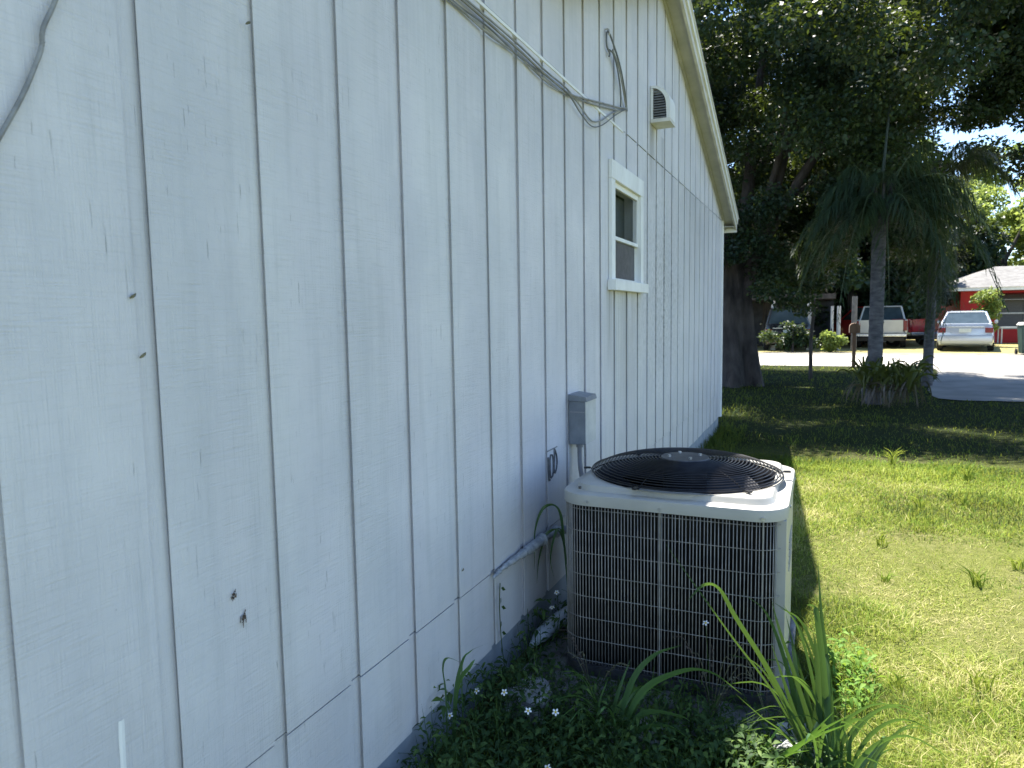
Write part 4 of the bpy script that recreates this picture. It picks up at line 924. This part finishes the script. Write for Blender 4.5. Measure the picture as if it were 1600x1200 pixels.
def frond(parent, base, az, el, length, droop, nl=56, ll=.42, tint=.4, twist=0):
    """feather leaf: arched rachis with hanging leaflets on both sides"""
    d = np.array([math.cos(az), math.sin(az), 0]); ts = np.linspace(0, 1, 14)
    sx = length * (ts * math.cos(el) * (1 - .15 * ts)); sz = length * (ts * math.sin(el) - droop * ts ** 2.2)
    P = np.array(base) + d * sx[:, None] + np.array([0, 0, 1.]) * sz[:, None]
    mb = MB(); mb.tube(P, [.022 * (1 - .85 * t_) for t_ in ts], 5)
    Vr = np.array(mb.v); 
    T0 = []
    for f in mb.f:
        for i in range(1, len(f) - 1): T0.append((f[0], f[i], f[i + 1]))
    t_ = .16 + .84 * np.repeat(np.linspace(0, 1, nl), 2); sgn = np.tile([1., -1.], nl)
    C = np.stack([np.interp(t_, ts, P[:, i]) for i in range(3)], 1)
    side = np.cross(d, [0, 0, 1]); n = len(t_)
    dirv = sgn[:, None] * side * (.75 + .25 * rng.random(n))[:, None] + d * .55 + rng.normal(0, .22, (n, 3)); dirv[:, 2] -= .05
    dirv = unit(dirv); l_ = ll * (np.sin(np.pi * np.clip(t_, 0, 1) ** .8 * .9 + .25) * .75 + .25) * (.8 + .4 * rng.random(n))
    m1 = C + dirv * (l_ * .45)[:, None]; m1[:, 2] -= l_ * .12
    tip = C + dirv * (l_ * .75)[:, None]; tip[:, 2] -= l_ * (.55 + .25 * rng.random(n))
    wv = unit(np.cross(dirv, [0, 0, 1.]) + .3 * d) * .0085
    V = np.stack([C - wv * .6, C + wv * .6, m1 + wv, m1 - wv, tip], 1).reshape(-1, 3); I = np.arange(n)[:, None] * 5
    T = np.concatenate([I + [0, 1, 2], I + [0, 2, 3], I + [3, 2, 4]], 0)
    me = npmesh('frond', np.concatenate([Vr, V]), np.concatenate([np.array(T0), T + len(Vr)]), np.concatenate([np.full(len(Vr), .8), np.repeat(np.clip(tint + rng.normal(0, .2, n), 0, 1), 5)]))
    return link('frond', me, M['palm_leaf'], parent)
def palm(base, h, r0, label, fr, spear=None, lean=(0, 0), ll=.46):
    e = empty('palm_tree', base, 0, label, 'palm tree', 'palms on the front lawn')
    mb = MB(); rings = []; m = 60
    for i in range(m + 1):
        t_ = i / m; rr2 = r0 * (1 + .25 * (1 - t_) ** 4) * (1 + .035 * (i % 3 == 0))
        rings.append([(lean[0] * t_ + rr2 * math.cos(a * .5236), lean[1] * t_ + rr2 * math.sin(a * .5236), h * t_ - .05) for a in range(12)])
    mb.loft(rings); mb.build('trunk', M['palm_bark'], e, True)
    top = (lean[0], lean[1], h - .1)
    for i in range(9):
        a = i * .7; c, s_ = math.cos(a), math.sin(a); q = [Vector((top[0] + r0 * .7 * c, top[1] + r0 * .7 * s_, h - .35)), Vector((top[0] + r0 * 1.05 * c, top[1] + r0 * 1.05 * s_, h)), Vector((top[0] + r0 * 1.9 * c, top[1] + r0 * 1.9 * s_, h + .42))]
        MB().tube(crom(q, 3), [.05, .05, .05, .04, .03, .025, .02], 6).build('leaf_base', M['palm_bark'], e, True)
    for az, el, l_, dr, ti in fr: frond(e, (top[0], top[1], h), R(az), R(el), l_, dr, 60, ll, ti)
    if spear:
        MB().tube(crom(spear, 5), [.03 - .022 * i / (5 * (len(spear) - 1)) for i in range(5 * (len(spear) - 1) + 1)], 6).build('spear_leaf', M['blade'] if False else M['palm_leaf'], e, True)
    return e
palm((2.03, 13.2, 0), 3.15, .105, 'palm with ringed grey trunk and long drooping fronds behind the bromeliad',
     [(180, 55, 1.9, .75, .35), (165, 28, 1.8, .8, .3), (200, 40, 1.7, .9, .3), (0, 50, 2.3, .7, .35), (12, 35, 2.2, .65, .4), (-15, 30, 2.1, .75, .35), (175, 38, 1.8, 1.1, .3), (188, 20, 1.5, 1.2, .25), (5, 20, 2.0, .8, .3), (-5, 42, 2.4, .85, .35), (240, 30, 1.3, 1.1, .3), (150, 70, 2.2, .85, .4), (20, 73, 2.4, .85, .45), (60, 68, 2.2, .8, .4), (190, 60, 2.3, 1.0, .4), (172, 66, 2.4, .95, .35), (225, 40, 1.3, 2.0, .3), (330, 40, 1.8, 1.5, .35), (8, 58, 2.6, 1.0, .4), (-10, 22, 2.2, 1.1, .35), (168, 45, 2.0, 1.2, .3), (280, 40, 1.1, 2.0, .3), (30, 62, 2.2, .6, .45), (340, 68, 2.2, .5, .5),
      (90, 55, 1.8, .7, .3), (130, 45, 1.7, .8, .3), (60, 30, 1.8, .8, .3), (250, 45, 1.5, .9, .35), (295, 40, 1.6, .95, .35), (220, 12, 1.4, .9, .3), (320, 10, 1.4, .85, .3), (270, 70, 1.7, .7, .4), (195, 70, 1.9, .6, .4), (150, 5, 1.3, .9, .2)],
     [(0, 0, 3.2), (.04, 0, 4.0), (.11, 0, 5.0), (.23, 0, 5.95)])
palm((3.2, 16.6, 0), 4.1, .085, 'thinner palm by the driveway edge hidden behind its own hanging fronds',
     [(270, 40, 1.6, 2.2, .3), (250, 30, 1.4, 2.0, .25), (285, 25, 1.3, 2.1, .3), (295, 45, 1.3, 2.6, .35), (0, 40, 2.0, .8, .4), (20, 55, 2.2, .7, .4), (340, 45, 2.1, .9, .4), (60, 50, 2.0, .8, .3), (130, 50, 1.9, .8, .3), (170, 45, 1.9, .9, .3), (210, 40, 1.7, 1.3, .3), (310, 65, 2.2, .8, .4), (90, 70, 2, .7, .4), (230, 20, 1.2, 1.9, .3), (265, 5, .9, 2.2, .2), (275, 60, .8, 4.8, .3), (260, 55, .8, 4.7, .35), (290, 50, .8, 4.6, .3), (245, 50, .7, 5.2, .25), (300, 40, .6, 5.6, .3), (280, 20, .6, 5.2, .3), (255, 20, .5, 5.8, .25), (220, 45, .8, 4.2, .3), (300, 60, .6, 5.6, .4), (265, 40, .5, 6.4, .3), (235, 60, .6, 5.8, .3)], None, (.05, 0), .6)
# bromeliad-like clump at the palm's foot
br = empty('bromeliad', (2.22, 12.9, 0), 0, 'bushy spiky bromeliad clump with dead brown lower leaves at the palm foot', 'plant')
for i in range(210):
    dead = i < 80; a = random.uniform(0, 6.28); c = Vector((random.uniform(-.42, .42), random.uniform(-.3, .3), random.uniform(.22, .42) if dead else random.uniform(.25, .45)))
    l_ = random.uniform(.35, .6); dr = Vector((math.cos(a), math.sin(a), 0))
    if dead: q = [c, c + dr * .14 + Vector((0, 0, .03)), c + dr * .24 + Vector((0, 0, -.15)), c + dr * .27 + Vector((0, 0, -max(.22, c.z - .02)))]
    else:
        u = random.uniform(.2, 1); q = [c, c + dr * l_ * .35 * u + Vector((0, 0, l_ * .45)), c + dr * l_ * .75 * u + Vector((0, 0, l_ * (.8 - .3 * u))), c + dr * l_ * 1.05 * u + Vector((0, 0, l_ * (.95 - .75 * u)))]
    o = blade_obj(q, (random.uniform(.007, .018) if dead else random.uniform(.014, .028)), br, random.uniform(.02, .28) if dead else random.uniform(.5, .95), name='leaf', k=3); o.data.materials[0] = M['brom_leaf']
# thin sapling in front of the road
sp = empty('sapling', (1.0, 17.6, 0), 0, 'thin dark crooked sapling standing between lawn and road', 'tree')
MB().tube(crom([(0, 0, -.05), (-.01, 0, .9), (.03, 0, 1.6), (.02, 0, 2.3), (.12, 0, 3.0), (.3, 0, 3.8)], 6), [.045 - .025 * i / 30 for i in range(31)], 7).build('trunk', M['bark'], sp, True)
link('crown', crown_mesh('crown', [(.2, 0, 3.6, .5), (.4, .1, 4.1, .6), (0, .2, 3.0, .35)], 260, .12), M['leaf_dark'], sp)
# trees beyond the road and behind everything
far = [(-9, 36, 9, 4.2, 'leaf_dark', 'dark tree behind the house corner, beyond the road, leftmost'), (-3.5, 40, 10, 4.6, 'leaf_mid', 'tall tree beyond the road seen through the gap by the big trunk'),
       (1.2, 38.5, 8.5, 3.6, 'leaf_dark', 'dark tree beyond the road above the carport'), (2.4, 37.5, 8.5, 3.9, 'leaf_dark', 'dark tree beyond the road behind the cream pickup'),
       (10.4, 47.5, 9.0, 4.4, 'leaf_bright', 'sunlit yellow green tree rising behind the left end of the red house'), (16.5, 50, 10.5, 5.0, 'leaf_bright', 'sunlit yellow green tree behind the red house roof, at the right edge'),
       (8.6, 58, 14, 6, 'leaf_bright', 'tall bright tree far behind the red house'), (23, 52, 15, 6, 'leaf_mid', 'mid green tree beyond the right end of the red house'), (-15, 44, 9, 5, 'leaf_mid', 'mid green tree far left beyond the road'), (-1.2, 35.0, 7.5, 4.2, 'leaf_dark', 'low dark tree right behind the carport'), (3.2, 40, 7, 3.6, 'leaf_dark', 'low dark tree behind the weathered pole'), (6.6, 47, 8, 3.6, 'leaf_dark', 'dark tree behind the pickup trucks, left of the red house'), (-7, 48, 12, 6, 'leaf_dark', 'tall dark tree far behind the carport'), (3, 54, 13, 6, 'leaf_dark', 'tallest dark tree far behind the pickups')]
for i, (x, y, h, r_, lf, lb) in enumerate(far):
    cl = scatter(62, 0, 0, h * .52, r_, r_ * .8, h * .5, .6, 1.15, 40 + i, .45, lambda a, b, c, d: (c > (2.5 if y < 36.5 and x > -2 else .5 if lf != 'leaf_bright' else 1.2)))
    tree('background_tree', (x, y, 0), [(0, 0, -.1), (.1, 0, h * .25), (0, .1, h * .55)], .26, .14, [([(0, 0, h * .45), (.8, .3, h * .65), (1.4, .6, h * .85)], .12, .03), ([(0, 0, h * .4), (-.9, .2, h * .6), (-1.6, .3, h * .8)], .12, .03)],
         cl, 420, .21, lf, lb, 'tree', 'trees beyond the road', .3, .3, .36)
# shrubs
def shrub(base, cl, leaf, label, per_=200, size=.12):
    e = empty('shrub', base, 0, label, 'shrub', 'shrubs across the road')
    MB().tube([(0, 0, -.05), (.02, 0, .4), (0, .03, .9)], [.05, .04, .02], 6).build('stem', M['bark'], e)
    link('foliage', crown_mesh('foliage', cl, per_, size), M[leaf], e)
shrub((1.55, 29.6, 0), scatter(9, 0, 0, .45, .38, .3, .3, .15, .26, 61, .1), 'leaf_bright', 'bright green low shrub beside the pale posts across the road')
shrub((7.3, 34.5, 0), scatter(16, 0, 0, 1.5, .42, .4, .95, .25, .42, 62, .1), 'leaf_bright', 'pale green upright shrub in front of the red house wall')
shrub((.2, 29.4, 0), scatter(14, 0, 0, .6, .9, .4, .5, .2, .4, 63, .1), 'leaf_dark', 'dark low shrub by the dark car across the road')

# ---------------------------------------------------------------- across the road: vehicles, house, posts
def wheel(parent, x, y, r_=.32):
    wh = MB().tube([(x - .1, y, r_), (x - .09, y, r_), (x + .09, y, r_), (x + .1, y, r_)], [r_ - .04, r_, r_, r_ - .04], 20).build('wheel', M['tyre'], parent, True)
    s_ = 1 if x > 0 else -1
    MB().tube([(x + s_ * .1, y, r_), (x + s_ * .108, y, r_)], r_ * .62, 14).build('rim', M['rim'], wh, True)
def sedan(base, rz, paint, label, suv=False):
    e = empty('parked_car', base, rz, label, 'car'); W = .89; Lc = 4.6
    # lofted body: rear at y = 0
    st = [(-.02, .30, .84, .78), (.04, .24, 1.0, .86), (.35, .20, 1.02, .89), (1.2, .18, .99, .89), (2.6, .18, .98, .90), (3.5, .19, .93, .89), (4.2, .22, .82, .86), (4.55, .30, .66, .76)]
    if suv: st = [(y, a, b + .08, c) for y, a, b, c in st]
    rings = [[(-c * .93, y, a), (-c, y, a + .16), (-c, y, a + (b - a) * .55), (-c * .93, y, b - .05), (-c * .80, y, b), (c * .80, y, b), (c * .93, y, b - .05), (c, y, a + (b - a) * .55), (c, y, a + .16), (c * .93, y, a)] for y, a, b, c in st]
    MB().loft(rings).build('body', M[paint], e, True)
    zt = 1.72 if suv else 1.45; y0 = .12 if suv else .72
    gh = [[(-.78, y0, .99 if not suv else 1.07), (.78, y0, .99 if not suv else 1.07), (.78, 3.35, .98), (-.78, 3.35, .98)], [(-.60, y0 + (.2 if suv else .62), zt - .03), (.60, y0 + (.2 if suv else .62), zt - .03), (.60, 2.35, zt - .03), (-.60, 2.35, zt - .03)]]
    MB().loft(gh).build('cabin_glass', M['car_glass'], e)
    MB().loft([[(-.625, y0 + (.16 if suv else .58), zt - .035), (.625, y0 + (.16 if suv else .58), zt - .035), (.625, 2.38, zt - .035), (-.625, 2.38, zt - .035)], [(-.52, y0 + .75, zt + .02), (.52, y0 + .75, zt + .02), (.52, 2.1, zt + .02), (-.52, 2.1, zt + .02)]]).build('roof', M[paint], e, True)
    for s_ in (-1, 1):
        for (ya, za), (yb, zb) in ((( y0 + .01, 1.0), (y0 + (.2 if suv else .62), zt)), ((1.75, .99), (1.75, zt)), ((3.3, .99), (2.36, zt))):
            MB().tube([(s_ * .775, ya, za), (s_ * .605, yb, zb - .03)], .035, 6).build('pillar', M[paint], e, True)
        MB().box((s_ * .60, -.035, .68), (s_ * .845, .06, .86)).build('tail_lamp', M['tail_red'], e, False, .02)
        MB().box((s_ * .9, 2.75, .98), (s_ * 1.02, 2.9, 1.1)).build('mirror', M[paint], e, False, .03)
        for y in (.85, 3.65): wheel(e, s_ * .80, y)
    MB().box((-.86, -.09, .34), (.86, .08, .60)).build('rear_bumper', M[paint], e, True, .05)
    MB().box((-.19, -.032, .70), (.19, -.018, .84)).build('number_plate', M['plate'], e)
    MB().box((-.58, -.03, .89), (.58, .0, .915)).build('boot_trim', M['chrome'], e)
    return e
def pickup(base, rz, paint, label, low=None):
    e = empty('pickup_truck', base, rz, label, 'pickup truck')
    box = MB()
    box.box((-.95, 0.02, .62), (-.86, 2.1, 1.16)).box((.86, .02, .62), (.95, 2.1, 1.16)).box((-.859, .03, .60), (.859, 2.1, .68))
    box.build('bed', M[paint], e, False, .02)
    MB().box((-.80, -.03, .63), (.80, .019, 1.15)).build('tailgate', M[paint], e, False, .015)
    MB().box((-.12, -.045, 1.03), (.12, -.0305, 1.08)).build('tailgate_handle', M['guard_black'], e)
    for s_ in (-1, 1):
        MB().box((s_ * .81, -.03, .72), (s_ * .945, .0195, 1.12)).build('tail_lamp', M['tail_red'], e, False, .01)
        for y in (.95, 4.1): wheel(e, s_ * .82, y, .37)
        if low: MB().box((s_ * .951, .05, .62), (s_ * .957, 2.08, .84)).build('side_stripe', M[low], e)
    MB().box((-.93, -.14, .48), (.93, -.035, .60)).build('rear_bumper', M['chrome'], e, False, .02)
    MB().box((-.16, -.15, .50), (.16, -.1405, .585)).build('number_plate', M['plate'], e)
    MB().loft([[(-.93, y, .42), (-.95, y, 1.12), (.95, y, 1.12), (.93, y, .42)] for y in (2.12, 3.4, 4.2)] + [[(-.92, 5.2, .42), (-.92, 5.2, 1.02), (.92, 5.2, 1.02), (.92, 5.2, .42)]]).build('cab_body', M[paint], e)
    MB().loft([[(-.86, 2.14, 1.121), (.86, 2.14, 1.121), (.86, 4.05, 1.121), (-.86, 4.05, 1.121)], [(-.70, 2.24, 1.68), (.70, 2.24, 1.68), (.70, 3.35, 1.68), (-.70, 3.35, 1.68)]]).build('cab_glass', M['car_glass'], e)
    MB().box((-.73, 2.2, 1.681), (.73, 3.4, 1.73)).build('roof', M[paint], e, False, .02)
    for s_ in (-1, 1):
        for (ya, za), (yb, zb) in (((2.15, 1.12), (2.25, 1.69)), ((4.05, 1.12), (3.36, 1.69))):
            MB().tube([(s_ * .86, ya, za), (s_ * .71, yb, zb)], .04, 6).build('pillar', M[paint], e, True)
    MB().box((-.85, .1, .30), (.85, 5.0, .44)).build('chassis', M['guard_black'], e)
    return e
sedan((6.0, 30.3, .01), R(-10), 'silver', 'pale blue silver sedan parked in front of the red house')
pickup((3.42, 32.6, .01), R(-5), 'cream_paint', 'cream white pickup truck with its tailgate towards us behind the palm trunk')
pickup((5.3, 34.6, .01), R(40), 'red_paint', 'red and white pickup truck standing angled behind the cream one', 'cream_paint')
sedan((.0, 30.2, .01), R(5), 'dark_paint', 'dark vehicle parked under the trees across the road, left of the sapling', True)
# red house
rh = empty('red_house', (11.9, 38.5, 0), R(4), 'low red house with pale grey hip roof across the road at the right edge', 'house')
HW = 4.9
w_ = MB(); w_.box((-HW, 0, 0), (-3.50, .2, 2.35)).box((-2.30, 0, 0), (HW, .2, 2.35)).box((-3.50, 0, 0), (-2.30, .2, .62)).box((-3.50, 0, 2.05), (-2.30, .2, 2.35))
w_.box((-HW, .2, 0), (-HW + .2, 8, 2.35)).box((HW - .2, .2, 0), (HW, 8, 2.35)); w_.build('wall', M['red_wall'], rh)
MB().loft([[(-HW - .55, -.7, 2.36), (HW + .55, -.7, 2.36), (HW + .55, 8.6, 2.36), (-HW - .55, 8.6, 2.36)], [(-HW - .55, -.7, 2.50), (HW + .55, -.7, 2.50), (HW + .55, 8.6, 2.50), (-HW - .55, 8.6, 2.50)]]).build('fascia', M['white_trim'], rh)
MB().loft([[(-HW - .6, -.75, 2.502), (HW + .6, -.75, 2.502), (HW + .6, 8.65, 2.502), (-HW - .6, 8.65, 2.502)], [(-2.6, 3.8, 3.62), (2.6, 3.8, 3.62), (2.6, 4.1, 3.62), (-2.6, 4.1, 3.62)]]).build('roof', M['roof_grey'], rh)
wn = MB(); wn.box((-3.49, .05, .63), (-3.41, .14, 2.04)).box((-2.39, .05, .63), (-2.31, .14, 2.04)).box((-3.405, .05, .63), (-2.395, .14, .71)).box((-3.405, .05, 1.96), (-2.395, .14, 2.04)).box((-3.405, .05, 1.30), (-2.395, .14, 1.37))
wf = wn.build('window', M['post_white'], rh)
MB().box((-3.405, .1, .711), (-2.395, .12, 1.299)).build('pane', M['screen'], wf); MB().box((-3.405, .1, 1.371), (-2.395, .12, 1.959)).build('pane', M['screen'], wf)
aw = MB(); aw.add([(-3.7, -.7, 1.92), (-2.1, -.7, 1.92), (-2.1, -.002, 2.2), (-3.7, -.002, 2.2), (-3.7, -.7, 1.96), (-2.1, -.7, 1.96), (-2.1, -.002, 2.25), (-3.7, -.002, 2.25)], [(3, 2, 1, 0), (4, 5, 6, 7), (0, 1, 5, 4), (1, 2, 6, 5), (2, 3, 7, 6), (3, 0, 4, 7)])
aw.build('awning', M['dark_paint'], rh)
# porch table and bin
tb = empty('porch_table', (9.05, 37.3, 0), R(4), 'small white table standing under the red house window', 'table')
MB().box((-.7, -.3, .72), (.7, .3, .76)).build('tabletop', M['white_trim'], tb)
for sx in (-.64, .64):
    for sy in (-.25, .25): MB().box((sx - .025, sy - .025, 0), (sx + .025, sy + .025, .72)).build('leg', M['post_white'], tb)
bn = empty('rubbish_bin', (7.55, 28.5, 0), 0, 'dark green wheeled rubbish bin with pale lid at the right edge', 'rubbish bin')
MB().loft([[(-.24, -.26, .05), (.24, -.26, .05), (.24, .26, .05), (-.24, .26, .05)], [(-.3, -.33, .98), (.3, -.33, .98), (.3, .33, .98), (-.3, .33, .98)]]).build('bin_body', M['bin_green'], bn, False, .03)
MB().loft([[(-.33, -.36, .985), (.33, -.36, .985), (.33, .36, .985), (-.33, .36, .985)], [(-.27, -.3, 1.08), (.27, -.3, 1.08), (.27, .3, 1.08), (-.27, .3, 1.08)]]).build('lid', M['bin_lid'], bn, False, .02)
for s_ in (-1, 1): MB().tube([(s_ * .3 - .03, .25, .1), (s_ * .3 + .03, .25, .1)], .1, 12).build('wheel', M['tyre'], bn)
# mailbox, posts, carport
mbx = empty('mailbox', (2.03, 21.5, 0), 0, 'dark brown mailbox on a wooden post at the near road edge', 'mailbox')
MB().box((-.045, -.045, -.1), (.045, .045, .95)).build('post', M['post_wood'], mbx)
arcp = [(-.13, .955)] + [(-.13 * math.cos(R(a)), 1.12 + .1 * math.sin(R(a))) for a in range(0, 181, 20)] + [(.13, .955)]
MB().prism(arcp, -.25, .25, 'y').build('box', M['post_wood'], mbx, True)
MB().box((.131, -.05, 1.05), (.14, -.02, 1.22)).build('flag', M['red_paint'], mbx)
for x, y, r_, h, mt, lb in ((1.58, 30.9, .06, 1.75, 'post_white', 'slim pale post across the road, the left of two'), (1.82, 30.9, .075, 1.75, 'post_white', 'slim pale post across the road, the right of two'), (2.35, 30.2, .10, 2.1, 'bark_pale', 'thick weathered grey pole across the road behind the mailbox')):
    o = MB().tube([(x, y, -.1), (x, y, h)], [r_, r_ * .95], 12).build('post', M[mt], None, True); tag(o, lb, 'post', 'posts across the road')
cp = empty('carport', (-.3, 33, 0), 0, 'brown roofed carport with pale posts over the dark vehicle', 'carport')
MB().box((-3.4, -2.2, 2.05), (2.0, 4, 2.25)).build('roof', M['bark'], cp)
for x in (-3.2, -.3, 1.05):
    MB().box((x - .09, -2.1, -.05), (x + .09, -1.92, 2.049)).build('post', M['post_white'], cp)
MB().box((-3.4, 3.85, 0), (2.0, 3.98, 2.049)).build('back_wall', M['dark_void'], cp)
